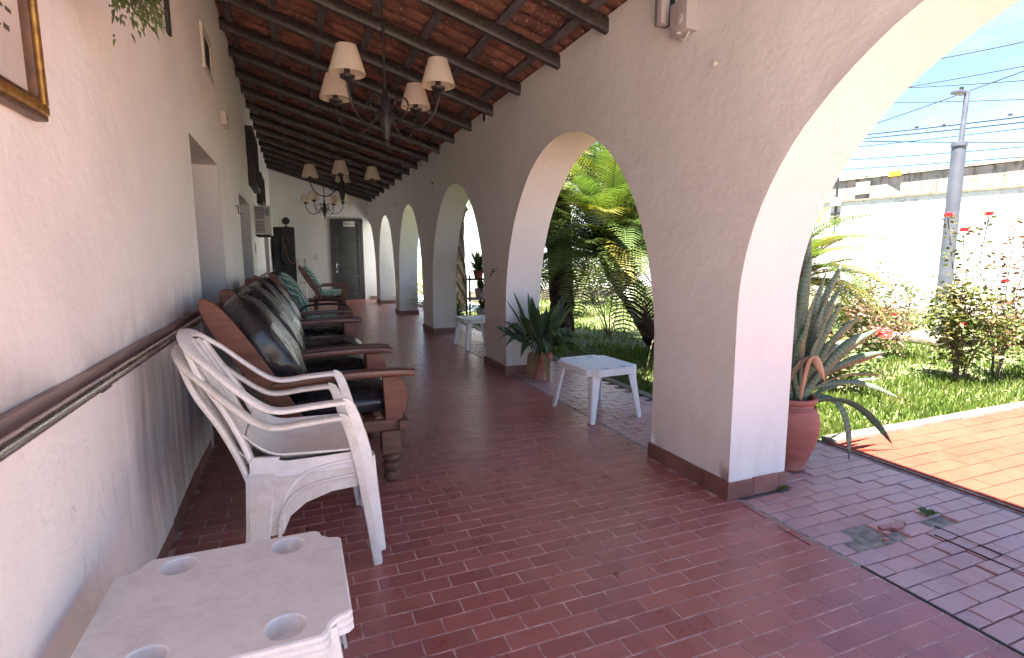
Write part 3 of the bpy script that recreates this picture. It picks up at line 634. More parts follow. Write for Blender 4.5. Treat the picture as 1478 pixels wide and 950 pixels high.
for p0, p1 in piers:
    y = p0-.012
    while y < p1:
        e = min(y+.172, p1+.012)
        for xa, xb in ((XR-.016, XR+.004), (XO-.004, XO+.016)):
            bb = MB(); bb.box((xa, y, 0), (xb, e, .095+R.uniform(-.004, .003)), tint=R.random(), ch=.003); obj('skirting_tile', bb, 'skirt', aw, 0)
        y += .176
    x = XR-.016
    while x < XO:
        e = min(x+.178, XO+.016)
        for ya, yb in ((p0-.016, p0+.002), (p1-.002, p1+.016)):
            bb = MB(); bb.box((x+.001, ya, 0), (e, yb, .095+R.uniform(-.004, .003)), tint=R.random(), ch=.003); obj('skirting_tile', bb, 'skirt', aw, 0)
        x += .18
    # rough mortar bead on the skirting
for hy, hz in ((8.6, 2.43), (12.08, 2.41), (2.35, 2.28)):
    b = MB(); b.lathe([(0.0, 0), (.016, 0), (.016, .02), (0.004, .025)], (0, 0, 0), 8); o = obj('wall_plug', b, 'iron' if hy > 5 else 'whitebox', aw); o.location = (XR-.004, hy, hz); o.rotation_euler = (0, -PI/2, 0)

ew = thing('end_wall', 'white end wall of the gallery that holds the charcoal door', 'wall')
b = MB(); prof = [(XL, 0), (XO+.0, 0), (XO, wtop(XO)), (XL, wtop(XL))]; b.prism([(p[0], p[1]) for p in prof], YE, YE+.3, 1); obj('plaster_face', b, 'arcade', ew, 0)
x = XL
while x < XO:
    if not (0.82 < x+.1 < 1.98): bb = MB(); bb.box((x, YE-.014, 0), (min(x+.172, XO), YE+.002, .095), tint=R.random(), ch=.003); obj('skirting_tile', bb, 'skirt', ew, 0)
    x += .176
D0, D1, DZ = 1.0, 1.86, 2.37
dr = thing('panelled_door', 'closed charcoal panelled door in the end wall with a small white sign', 'door', (D0, YE, 0))
W_ = D1-D0
def fr(b):
    b.box((-.03, -.05, 0), (.05, 0.0, DZ), ch=.004); b.box((W_-.05, -.05, 0), (W_+.03, 0.0, DZ), ch=.004); b.box((.05, -.05, DZ-.08), (W_-.05, 0, DZ), ch=.004)
part('door_frame', 'doorgrey', dr, fr)
part('leaf', 'doorgrey', dr, lambda b: b.box((.052, -.032, .01), (W_-.052, -.002, DZ-.082)))
st = MB()
for x0, x1 in ((.055, .15), (W_-.15, W_-.055)): st.box((x0, -.045, .012), (x1, -.031, DZ-.084), ch=.003)
zs_ = [.012, .22, .78, .86, 1.30, 1.38, 1.80, 1.88, DZ-.16, DZ-.084]
for i in range(0, 10, 2): st.box((.15, -.0445, zs_[i]), (W_-.15, -.031, zs_[i+1]), ch=.003)
obj('stile_and_rail', st, 'doorgrey', dr)
for i in range(1, 9, 2): part('door_panel', 'doorgrey', dr, lambda b: b.box((.18, -.04, zs_[i]+.03), (W_-.18, -.031, zs_[i+1]-.03), ch=.003))
hd = part('handle', 'chrome', dr, lambda b: (b.box((.085, -.055, .92), (.125, -.045, 1.10), ch=.002), b.sweep([(.105, -.06, 1.05), (.105, -.09, 1.05), (.2, -.09, 1.05)], .01)))
part('lock_plate', 'chrome', dr, lambda b: b.box((.08, -.058, .80), (.135, -.044, .88), ch=.003))
part('bolt', 'chrome', dr, lambda b: b.sweep([(W_-.2, -.055, .70), (W_-.06, -.055, .70)], .008))
sg = part('door_sign', 'whitesign', dr, lambda b: b.box((.33, -.056, DZ-.21), (.66, -.046, DZ-.06), ch=.001))
sgn = MB()
xx = .36
while xx < .63:                                  # the print is too small to read: a row of dark strokes
    ww = R.uniform(.012, .024); sgn.box((xx, -.0575, DZ-.155), (xx+ww, -.0565, DZ-.155+R.uniform(.03, .04))); xx += ww+.009
obj('lettering', sgn, 'ink', sg, 0)
sw = part('light_switch', 'whitebox', None, lambda b: b.box((.50, YE-.012, 1.20), (.60, YE, 1.34), ch=.004)); sw['label'] = 'small cream light switch on the end wall left of the door'; sw['category'] = 'light switch'

# ------------------------------------------------------------------ roof
roof = bpy.data.objects.new('roof', None); COL.objects.link(roof); roof['kind'] = 'structure'
XA, XB = XL-0.02, 2.75
sl = math.atan(0.3)
ry = 3.42
i = -10
while True:
    y = 3.42+.79*i; i += 1
    if y > YE-.1: break
    if y < Y0: continue
    y += R.uniform(-.02, .02); b = MB()
    hgt = .088+R.uniform(-.004, .004); wd = .028+R.uniform(-.002, .002)
    vs = []
    P = []
    for t in np.linspace(0, 1, 9):
        x = lerp(XA-.2, XB, t); P.append((x, y+R.uniform(-.004, .004), zr(x)+hgt/2+R.uniform(-.002, .002)))
    b.sweep(P, [(hgt/2*1.18, wd*1.18)]*9, (0, 0, 1), 8, .35); obj('rafter', b, 'rafter', roof, 50)
for xb in (-.5, -.08, .33, .735, 1.15, 1.56, 1.95, 2.36, 2.68):
    P = [(xb+R.uniform(-.006, .006), yy, zr(xb)+.088+.014) for yy in np.linspace(Y0, YE-.01, 30)]
    b = MB(); b.sweep(P, (.016, .037), (0.287, 0, .958), 4, .3); obj('batten', b, 'batten', roof, 50)
rt = []
def rtile(tint, dx):
    b = MB(); n_ = 7; Lx = .47; vs = []
    wob = [R.uniform(-.004, .004) for _ in range(20)]
    for k_, xx in enumerate((-Lx/2, -Lx*.15, Lx*.2, Lx/2)):
        for j in range(n_):
            a = PI*(j/(n_-1)); rr = .078 if k_ < 3 else .072
            vs.append((xx+wob[j]*1.5, -math.cos(a)*rr, -math.sin(a)*.045+wob[(j+k_) % 20]*.7))
    b.add(vs, [(k_*n_+j, k_*n_+j+1, (k_+1)*n_+j+1, (k_+1)*n_+j) for k_ in range(3) for j in range(n_-1)], tint)
    me = b.mesh('roof_tile', 50); return me, b
rts = [rtile(i/7, 0) for i in range(8)]
y = Y0+.1
while y < YE-.05:
    for k_ in range(8):
        x = XL+.02+.42*k_
        rt.append((x+R.uniform(-.012, .012), y+R.uniform(-.006, .006), zr(x)+.088+.028+.050+R.uniform(-.006, .004)-.006*(k_ % 2), 0, sl+R.gauss(0, .012), R.gauss(0, .02), R.randrange(8)))
    y += .178
def rkey(t): 
    p = cam.matrix_world.inverted() @ Vector(t[:3]); d = -p.z
    return -1 if d < .4 or abs(p.x) > d*.96 or abs(p.y) > d*.62 or t[0] > 2.1 else 1/(p.length**2)
rt.sort(key=rkey, reverse=True); rest = MB()
for i, t in enumerate(rt):
    me, mb = rts[t[6]]
    if i < 300:
        if not me.materials: me.materials.append(M['rooftile'])
        o = bpy.data.objects.new('roof_tile', me); COL.objects.link(o); o.parent = roof; o.location = t[:3]; o.rotation_euler = t[3:6]
    else:
        mt = Matrix.Translation(t[:3]) @ Matrix.Rotation(t[5], 4, 'Z') @ Matrix.Rotation(t[4], 4, 'Y'); rest.add([mt @ Vector(v) for v in mb.v], mb.f, mb.t[0])
o = obj('roof_tile', rest, 'rooftile', roof, 50, kind='stuff')
b = MB(); y = Y0+.1+.089                        # cover tiles over the joints, seen between the channels
cov = MB()
while y < YE-.05:
    for k_ in range(8):
        x = XL+.02+.42*k_; vs = []
        for xx in (-.23, .23):
            for j in range(6):
                a = PI*j/5; vs.append((x+xx, y-math.cos(a)*.075, zr(x+xx)+.162+math.sin(a)*.05-(.012 if xx > 0 else 0)))
        cov.add(vs, [(j, j+1, 7+j, 6+j) for j in range(5)], R.random())
    y += .178
obj('cover_tile', cov, 'rooftile', roof, 50, kind='stuff')
b = MB(); zt = lambda x: zr(x)+.25
b.add([(XL-.8, Y0, zt(XL-.8)), (XB-.02, Y0, zt(XB-.02)), (XB-.02, YE+.4, zt(XB-.02)), (XL-.8, YE+.4, zt(XL-.8)), (XL-.8, Y0, zt(XL-.8)+.04), (XB-.02, Y0, zt(XB-.02)+.04), (XB-.02, YE+.4, zt(XB-.02)+.04), (XL-.8, YE+.4, zt(XL-.8)+.04)],
      [(0, 3, 2, 1), (4, 5, 6, 7), (0, 1, 5, 4), (1, 2, 6, 5), (2, 3, 7, 6), (3, 0, 4, 7)]); obj('roof_light_blocker', b, 'rooftile', roof, 0)  # unseen slab added above the tiles to stop light leaking through

# ------------------------------------------------------------------ things on the house wall
hr = thing('handrail', 'steel handrail pipe on a reddish wooden board along the house wall', 'handrail', (XL, 0, .9))
part('rail_board', 'railwood', hr, lambda b: b.box((-.004, -1.2, .028), (.022, 4.05, .07), ch=.004))
part('rail_pipe', 'steel', hr, lambda b: b.sweep([(.055, y, .034) for y in np.linspace(-1.2, 4.02, 12)], .018, n=16))
for yy in (.2, 1.95, 3.9): part('bracket', 'iron', hr, lambda b: (b.sweep([(0, yy, .0), (.03, yy, -.005), (.052, yy, .012)], .006), b.box((-.002, yy-.02, -.02), (.006, yy+.02, .028), ch=.002)))
hr2 = thing('handrail', 'steel handrail pipe on the wall behind the black leather sofa', 'handrail', (XL, 0, .9))
part('rail_board', 'railwood', hr2, lambda b: b.box((-.004, 5.6, .028), (.022, 7.3, .07), ch=.004))
part('rail_pipe', 'steel', hr2, lambda b: b.sweep([(.055, y, .034) for y in np.linspace(5.6, 7.3, 4)], .022, n=12))
hr3 = thing('handrail', 'steel handrail pipe on the wall below the air conditioner', 'handrail', (XL, 0, .9))
part('rail_board', 'railwood', hr3, lambda b: b.box((-.004, 9.15, .028), (.022, 12.4, .07), ch=.004))
part('rail_pipe', 'steel', hr3, lambda b: b.sweep([(.055, y, .034) for y in np.linspace(9.15, 12.4, 4)], .022, n=12))
part('bracket', 'iron', hr3, lambda b: b.sweep([(0, 10.5, -.05), (.052, 10.5, -.045)], .007))

pf = thing('picture_frame', 'gilt framed certificate hanging high on the near house wall', 'picture', (XL, 1.4, 1.64))
w2, h2 = .37, .85
def pfr(b):
    for a, c, d_, e in ((-w2, w2, 0, .05), (-w2, w2, h2-.05, h2), (-w2, -w2+.05, .05, h2-.05), (w2-.05, w2, .05, h2-.05)): b.box((0.002, a, d_), (.034, c, e), ch=.006)
part('frame', 'gilt_dark', pf, pfr)
def pfr2(b):
    for a, c, d_, e in ((-w2+.012, w2-.012, .012, .036), (-w2+.012, w2-.012, h2-.036, h2-.012), (-w2+.012, -w2+.036, .036, h2-.036), (w2-.036, w2-.012, .036, h2-.036)): b.box((.03, a, d_), (.042, c, e), ch=.005)
part('gilt_moulding', 'gold', pf, pfr2)
pp = part('certificate', 'paper', pf, lambda b: b.box((.006, -w2+.045, .045), (.014, w2-.045, h2-.045)))
part('crest', 'bluegrey', pp, lambda b: b.prism([(.16+.045*math.cos(t), .55+.085*math.sin(t)) for t in np.linspace(0, 2*PI, 14)[:-1]], .0142, .0150, 0))
def txt(b):
    for k_ in range(6):
        yy = -.25
        while yy < .26:
            l = R.uniform(.01, .04); b.box((.0142, yy, .40-.045*k_), (.0150, yy+l, .404-.045*k_+R.uniform(0, .008))); yy += l+.012
part('script', 'ink', pp, txt, 0, kind='stuff')
part('signature', 'redink', pp, lambda b: [b.box((.0142, .05+.02*i, .12+.004*i), (.015, .066+.02*i, .125+.004*i+.006*(i % 2))) for i in range(8)], 0)

def plaque(nm, y0, y1, z0, z1, m1, m2, label, cat, d_=.025):
    t = thing(nm, label, cat, (XL, (y0+y1)/2, z0)); a = (y1-y0)/2; h = z1-z0
    def f_(b):
        tt = min(.05, a*.3)
        for p in ((-a, a, 0, tt), (-a, a, h-tt, h), (-a, -a+tt, tt, h-tt), (a-tt, a, tt, h-tt)): b.box((0.002, p[0], p[2]), (d_, p[1], p[3]), ch=.003)
    part('frame', m1, t, f_); part('panel', m2, t, lambda b: b.box((.001, -a+.01, .01), (d_*.5, a-.01, h-.01)))
    return t
plaque('wall_icon', 5.0, 5.48, 2.76, 3.10, 'whitebox', 'darkwood', 'framed dark wall icon high between the fern and the first doorway', 'picture')
plaque('small_plaque', 6.03, 6.28, 2.56, 2.68, 'whitebox', 'darkwood', 'tiny wooden plaque high on the wall between the doorways', 'plaque', .05)
plaque('tall_plaque', 3.64, 3.72, 2.53, 2.95, 'darkwood', 'darkwood', 'narrow dark plaque on the wall just behind the hanging fern', 'plaque', .018)
hk = part('wall_hook', 'iron', None, lambda b: b.sweep([(XL, 6.85, 1.86), (XL+.03, 6.85, 1.86), (XL+.03, 6.85, 1.78), (XL+.07, 6.85, 1.78)], .006)); hk['label'] = 'small iron hook on the wall between the two doorways'; hk['category'] = 'hook'
for (y0, y1, z0, z1, lab) in ((9.15, 10.35, 2.36, 3.22, 'tall dark wooden shutter high on the house wall above the air conditioner'), (10.9, 12.1, 2.25, 2.80, 'lower dark wooden shutter just beyond the tall one')):
    t = thing('window_shutter', lab, 'shutter', (XL, (y0+y1)/2, z0)); a = (y1-y0)/2; h = z1-z0
    part('frame', 'darkwood', t, lambda b: [b.box((0, p[0], p[2]), (.10, p[1], p[3]), ch=.004) for p in ((-a, a, 0, .06), (-a, a, h-.06, h), (-a, -a+.06, .06, h-.06), (a-.06, a, .06, h-.06), (-.03, .03, .06, h-.06))])
    nn = int((h-.14)/.055)
    for i in range(nn): 
        for s_ in (0, 1): part('slat', 'darkwood', t, lambda b: b.box((.02, (-a+.06, .03)[s_], .075+i*.055), (.075, (-.03, a-.06)[s_], .115+i*.055), ch=.003), 0)
ac = thing('air_conditioner', 'boxy cream window air conditioner jutting from the house wall', 'air conditioner', (XL, 9.93, 1.66))
part('casing', 'whitebox', ac, lambda b: b.box((0, 0, 0), (.25, .62, .47), ch=.008))
for z0 in (.03, .25):
    g = part('grille', 'grille', ac, lambda b: b.box((.02, -.006, z0), (.15, .002, z0+.19), ch=.002))
    part('louvre', 'whitebox', g, lambda b: [b.box((.02, -.010, z0+.012+.022*k_), (.15, -.005, z0+.019+.022*k_)) for k_ in range(8)], 0)
part('label_plate', 'bluegrey', ac, lambda b: b.box((.165, -.004, .30), (.225, .002, .42)))
part('bracket', 'iron', ac, lambda b: (b.box((0, .05, -.03), (.22, .08, -.001)), b.box((0, .53, -.03), (.22, .56, -.001))))
ws = part('wall_switch', 'greyplastic', None, lambda b: b.box((XL, 9.55, 1.35), (XL+.02, 9.63, 1.50), ch=.004)); ws['label'] = 'grey wall switch below the air conditioner'; ws['category'] = 'light switch'

# hanging fern in a wall basket
fn = thing('hanging_fern', 'bushy green fern spilling from a small basket high on the wall', 'plant', (XL, 2.03, 2.09))
part('basket', 'darkwood', fn, lambda b: b.lathe([(.02, 0), (.09, .03), (.12, .14), (.11, .14), (.08, .04), (.01, .03)], (.11, 0, 0), 16))
part('wall_bracket', 'iron', fn, lambda b: b.sweep([(0, 0, .22), (.06, 0, .2), (.125, 0, .14)], .006))
b = MB()
for i in range(4200):
    a = R.uniform(-1.5, 1.5); l = .05+.19*R.random()**1.3; q = R.random()
    base = Vector((.16, 0, .10)); dirv = Vector((math.cos(a*1.6)*.45, math.sin(a)*.8, 0))
    ctr = base+dirv*l*.9+Vector((0, 0, .12*(1-q)-l*l*3.0*q-.02)); ctr.x = max(ctr.x, .02)
    d_ = (dirv+Vector((R.uniform(-.4, .4), R.uniform(-.4, .4), R.uniform(-1.0, .5)))).normalized()*R.uniform(.012, .026)
    b.leaf([ctr, ctr+d_*.5, ctr+d_+Vector((0, 0, -.008))], lambda t: .0048*(1-abs(t-.4)*1.3), tint=R.random())
obj('foliage', b, 'fern', fn, 180, kind='stuff')

# emergency light and speaker on the arcade wall
em = thing('emergency_light', 'grey emergency light box fixed high on the arcade wall', 'emergency light', (XR, 2.58, 2.50))
part('casing', 'greyplastic', em, lambda b: b.box((-.075, -.07, 0), (0.006, .075, .17), ch=.008))
o = part('lamp_head', 'greyplastic', em, lambda b: b.lathe([(.03, -.002), (.03, .008), (.025, .011), (0, .011)], (0, 0, 0), 20)); o.location = (-.074, -.01, .07); o.rotation_euler = (0, -PI/2, 0)
part('button', 'greyplastic', em, lambda b: b.lathe([(.0, -.012), (.016, -.01), (.018, 0)], (-.07, 0, .0), 12))
part('cable', 'whitebox', em, lambda b: b.sweep(smoothpath([(-.03, -.04, 0), (-.035, -.02, -.025), (-.03, .03, -.03), (-.02, .10, .03), (-.01, .14, .12)]), .004))
lf = thing('light_fitting', 'slim black and grey light fitting beside the emergency box', 'lamp', (XR, 2.76, 2.60))
part('housing', 'greyplastic', lf, lambda b: b.box((-.085, -.045, 0), (-.03, .0, .42), ch=.004))
part('grille', 'grille', lf, lambda b: b.box((-.08, .001, .01), (-.035, .03, .41), ch=.003))
part('back_plate', 'black', lf, lambda b: b.box((-.03, -.05, .01), (0.006, .03, .42), ch=.003))

# ------------------------------------------------------------------ chandeliers
def chandelier():
    t = thing('chandelier', '', 'chandelier', (0, 0, 0), 0, 'iron chandeliers hanging in a row under the gallery roof')
    RA, SZ = .47, .20
    part('body', 'iron', t, lambda b: b.lathe([(.0, -.30), (.012, -.29), (.02, -.27), (.012, -.25), (.024, -.22), (.036, -.17), (.052, -.10), (.05, -.03), (.034, .05), (.02, .09), (.018, .13), (.012, .14), (0, .15)], n=18))
    part('rod', 'iron', t, lambda b: (b.sweep([(0, 0, .14), (0, 0, .62)], .011), b.sweep([(0, 0, .62), (0, 0, zr(.72)-2.46+.02)], .004)))
    for k_ in range(4):
        a = math.radians(48+90*k_); c_, s_ = math.cos(a), math.sin(a)
        def q(r_, z): return (r_*c_, r_*s_, z)
        arm = part('arm', 'iron', t, lambda b: b.sweep(smoothpath([q(.05, -.02), q(.12, -.10), q(.22, -.17), q(.34, -.16), q(.43, -.08), q(RA, .02), q(RA, .08)], 5), .0085))
        part('scroll', 'iron', arm, lambda b: b.sweep([q(.13+.075*math.cos(th)*(1-th/11), .0+.075*math.sin(th)*(1-th/11)) for th in np.linspace(-2.2, 4.6, 26)], .007))
        part('drip_pan', 'iron', arm, lambda b: b.lathe([(.008, .06), (.05, .085), (.055, .10), (.02, .095), (.02, .17), (.0, .17)], q(RA, 0), 16))
        part('bulb', 'clearish', arm, lambda b: b.lathe([(.0, .17), (.014, .18), (.02, .21), (.012, .24), (0, .25)], q(RA, 0), 10))
        part('lamp_shade', 'shade', t, lambda b: b.lathe([(.119, .115), (.125, .11), (.127, .118), (.072, .30), (.068, .30), (.121, .12)], q(RA, 0), 28, cap=False))
    return t
ch = chandelier(); ch.location = (.72, 4.5, 2.46); ch['label'] = 'nearest iron chandelier with four pleated cream shades over the armchairs'
dup(ch, (.74, 9.15, 2.41), .62, 'middle iron chandelier hanging halfway down the gallery')
dup(ch, (.69, 13.7, 2.46), .2, 'farthest iron chandelier hanging in front of the charcoal door wall')
for i, cnd in enumerate([o for o in bpy.data.objects if o.name.startswith('chandelier') and o.parent is None]): pass

# ------------------------------------------------------------------ stacked plastic chairs
def plastic_chair(label, mat):
    t = thing('plastic_chair', label, 'chair', group='stacked white plastic chairs')
    W = .29
    # arm and back loop: one band from arm tip back, up and over the backrest
    def loopside(s_): return [(.125, s_*.287, .655), (.12, s_*.287, .655), (.0, s_*.29, .650), (-.11, s_*.285, .643), (-.18, s_*.275, .668), (-.27, s_*.255, .745), (-.35, s_*.23, .825), (-.41, s_*.19, .88)]
    half_ = loopside(-1); other = loopside(1)[::-1]
    top = [(-.44, -.12, .915), (-.455, 0, .928), (-.44, .12, .915)]
    full_ = smoothpath(half_+top+other, 4)
    n_ = len(full_); refs = []
    for p in full_:
        k_ = max(0, min(1, (p.z-.66)/.2)); refs.append(Vector((.25*k_+.0, -p.y*2*(1-k_)*.0, 1-.55*k_)))
    part('back_frame', mat, t, lambda b: b.sweep(full_, [(lerp(.011, .010, max(0, min(1, (p.z-.66)/.2))), lerp(.027, .027, max(0, min(1, (p.z-.66)/.2)))) for p in full_], refs, 12, .6))
    # backrest stiles running from the loop down to the seat, and fan of slats
    for s_ in (-1, 1):
        part('back_stile', mat, t, lambda b: b.sweep(smoothpath([(-.425, s_*.17, .885), (-.38, s_*.215, .78), (-.31, s_*.235, .66), (-.255, s_*.24, .53), (-.22, s_*.24, .42)], 4), (.012, .03), (.9, 0, .35), 10, .6))
    for yy in (-.125, -.042, .042, .125):
        part('back_slat', mat, t, lambda b: b.sweep(smoothpath([(-.445+.02*abs(yy)*4, yy*1.05, .905-abs(yy)*.12), (-.375, yy, .78), (-.30, yy*.86, .60), (-.235, yy*.78, .455)], 5), [(.006, .030)]*15+[(.006, .026)], (.9, 0, .35), 10, .55))
    # seat: dished shell with rolled front
    def seat(b):
        nx, ny = 16, 14; vs = []; th = .008
        for lay_ in (0, 1):
            for i in range(nx+1):
                u = i/nx
                for j in range(ny+1):
                    v = j/ny*2-1; wd = lerp(.245, .275, u) if u < .93 else lerp(.275, .262, (u-.93)/.07)
                    x = lerp(-.25, .235, u); z = .425-.035*math.sin(PI*min(1, u*1.1))*(1-v*v)+.015*u+.022*abs(v)**4*(1-u*.6)
                    if u > .82: z -= ((u-.82)/.18)**2*.045
                    if u < .3: z += ((.3-u)/.3)**2*.09; z += .003*math.sin(u*60)*(1-abs(v))
                    z += .018*abs(v)**6*(1-u)
                    z += .0022*math.cos(v*ny*PI*.9)*(1 if .15 < u < .8 else 0)
                    vs.append((x, v*wd, z-(th if lay_ else 0)))
        N = (nx+1)*(ny+1); ix = lambda i, j, l: l*N+i*(ny+1)+j; fs = []
        for i in range(nx):
            for j in range(ny):
                fs += [(ix(i, j, 0), ix(i+1, j, 0), ix(i+1, j+1, 0), ix(i, j+1, 0)), (ix(i, j, 1), ix(i, j+1, 1), ix(i+1, j+1, 1), ix(i+1, j, 1))]
        for i in range(nx): fs += [(ix(i, 0, 0), ix(i, 0, 1), ix(i+1, 0, 1), ix(i+1, 0, 0)), (ix(i, ny, 0), ix(i+1, ny, 0), ix(i+1, ny, 1), ix(i, ny, 1))]
        for j in range(ny): fs += [(ix(0, j, 0), ix(0, j+1, 0), ix(0, j+1, 1), ix(0, j, 1)), (ix(nx, j, 0), ix(nx, j, 1), ix(nx, j+1, 1), ix(nx, j+1, 0))]
        b.add(vs, fs)
    part('seat', mat, t, seat, 50)
    for s_ in (-1, 1):
        # side skirt with arched lower edge; prism in x-z
        top_ = [(-.22, .465), (-.1, .435), (.05, .435), (.21, .44)]
        low_ = [(.215, .33), (.19, .35), (.08, .345), (-.02, .315), (-.08, .27), (-.11, .20), (-.20, .20)]
        part('side_skirt', mat, t, lambda b: b.prism(top_+low_, s_*.272-.004, s_*.272+.004, 1), 40)
        part('side_rib', mat, t, lambda b: b.sweep(smoothpath([(.21, s_*.279, .405), (.05, s_*.281, .395), (-.05, s_*.281, .365), (-.115, s_*.281, .28), (-.125, s_*.281, .16)], 5), (.006, .008), (0, 1, 0), 8, .7))
        # front leg: outer blade from the arm tip to the floor, L shaped
        def fl(b):
            path = smoothpath([(.118, s_*.287, .660), (.152, s_*.288, .628), (.195, s_*.292, .46), (.225, s_*.297, .25), (.25, s_*.302, .0)], 4)
            b.sweep(path, [(lerp(.011, .010, i/16), lerp(.016, .026, min(1, i/8))*(1 if i < 11 else lerp(1, .68, (i-11)/5))) for i in range(17)], (0, 1, 0), 10, .45)
        part('front_leg', mat, t, fl, 50)
        def fl2(b):
            path = [(.232, s_*.262, .415), (.243, s_*.268, .25), (.262, s_*.285, .0)]
            b.sweep(path, [(.034, .009), (.026, .009), (.016, .009)], (0, 1, 0), 8, .45)
        part('front_leg_flange', mat, t, fl2, 50)
        def rl(b):
            path = smoothpath([(-.175, s_*.272, .46), (-.19, s_*.275, .30), (-.205, s_*.282, .15), (-.235, s_*.29, 0)], 4)
            b.sweep(path, [(.010, lerp(.052, .026, (i/12)**.8)) for i in range(13)], (0, 1, 0), 10, .45)
        part('rear_leg', mat, t, rl, 50)
        part('rear_leg_flange', mat, t, lambda b: b.sweep([(-.225, s_*.24, .45), (-.235, s_*.25, .25), (-.258, s_*.27, 0)], [(.04, .008), (.03, .008), (.018, .008)], (0, 1, 0), 8, .45), 50)
    part('front_skirt', mat, t, lambda b: b.sweep([(.228, -.25, .40), (.236, 0, .405), (.228, .25, .40)], (.028, .005), (0, 0, 1), 8, .5))
    return t
c1 = plastic_chair('lower yellowed chair of the stack of two white plastic armchairs', 'plastic_cream'); c1.location = (0.0, 2.50, 0); c1.rotation_euler = (0, 0, .02)
c2 = plastic_chair('upper cleaner chair nested in the stack of two white plastic armchairs', 'plastic'); c2.location = (.022, 2.505, .062); c2.rotation_euler = (0, 0, .0)

# ------------------------------------------------------------------ plastic tables
def plastic_table(label, mat, loc, rz, lx=.50, ly=.60, h=.42, nb=3):
    """low monobloc table with notched corners and four cup holes; lx along x, ly along y"""
    t = thing('plastic_table', label, 'table', loc, rz)
    a, c_ = lx/2, ly/2; nt_ = .062
    def outline(g):
        A, C_ = a-g, c_-g; pts = []
        # stepped (ogee) corner notch
        cs = [(1, 1), (-1, 1), (-1, -1), (1, -1)]
        for i, (sx, sy) in enumerate(cs):
            q = [(A, C_-nt_*1.25), (A-.012, C_-nt_*1.05), (A-nt_*.55, C_-nt_*.95), (A-nt_*.9, C_-nt_*.6), (A-nt_, C_-.012), (A-nt_*1.2, C_)]
            q = [(sx*p[0], sy*p[1]) for p in q]
            if sx*sy < 0: q = q[::-1]
            pts += q
        return pts
    holes_ = [(sx*(a-.155), sy*(c_-.068)) for sx in (-1, 1) for sy in (-1, 1)]; rh = .049 if mat == 'plastic_old' else .04
    # top with holes: triangulated fill through bmesh
    bm = bmesh.new(); edges = []
    def ring(pts, z):
        vv = [bm.verts.new((p[0], p[1], z)) for p in pts]; return [bm.edges.new((vv[i], vv[(i+1) % len(vv)])) for i in range(len(vv))], vv
    e0, _ = ring(outline(.006), h); edges += e0
    for hx, hy in holes_:
        e, _ = ring([(hx+rh*math.cos(q), hy+rh*math.sin(q)) for q in np.linspace(0, 2*PI, 29)[:-1]], h); edges += e
    bmesh.ops.triangle_fill(bm, use_beauty=True, edges=edges, normal=(0, 0, 1))
    me = bpy.data.meshes.new('tabletop'); bm.to_mesh(me); bm.free()
    tp_ = obj('tabletop', me, mat, t); tp_['dummy'] = 0; del tp_['dummy']
    # edge: stepped ridges going down
    b = MB(); prof = [(.006, 0), (.001, -.003), (0.0, -.012), (.006, -.016), (.0, -.021), (-.001, -.030), (.005, -.034), (-.001, -.039), (-.002, -.052), (.004, -.055), (.008, -.05)]
    rings = [[(p[0], p[1], h+dz) for p in outline(g)] for g, dz in prof]; n_ = len(rings[0])
    b.add([p for rg in rings for p in rg], [(i*n_+j, i*n_+(j+1) % n_, (i+1)*n_+(j+1) % n_, (i+1)*n_+j) for i in range(len(prof)-1) for j in range(n_)])
    obj('rim', b, mat, tp_, 30)
    for hx, hy in holes_:
        part('cup_holder', mat, tp_, lambda b: b.lathe([(rh, 0.0), (rh-.003, -.003), (rh-.005, -.048), (rh-.014, -.05), (.012, -.05), (.012, -.054), (0, -.054)], (hx, hy, h), 28, cap=False), 28)
    for sx in (-1, 1):
        for sy in (-1, 1):
            def lg(b):
                x0, y0 = sx*(a-.045), sy*(c_-.045)
                x1, y1 = sx*(a+.0), sy*(c_+.0)
                # angle section: two blades meeting at the corner
                for dx_, dy_ in ((1, 0), (0, 1)):
                    P0 = [Vector((lerp(x0, x1, k_)-sx*dx_*lerp(.034, .016, k_), lerp(y0, y1, k_)-sy*dy_*lerp(.034, .016, k_), lerp(h-.02, 0, k_))) for k_ in (0, .1, .5, 1)]
                    ww = [.040, .036, .026, .018]
                    b.sweep(P0, [(ww[i] if dx_ else .006, ww[i] if dy_ else .006) for i in range(4)], (1, 0, 0), 8, .4)
            part('leg', mat, t, lg, 50)
    return t
T0 = plastic_table('weathered white plastic table with cup holes in front of the chairs', 'plastic_old', (-.215, 1.50, 0), math.radians(0), .60, .53)
plastic_table('clean white plastic table standing in the arch beside the potted plant', 'plastic_white', (2.27, 3.83, 0), .06, .48, .60, .42)
plastic_table('white plastic table standing in the third arch before the plant stand', 'plastic_white', (2.36, 7.35, 0), .03, .50, .58, .42)

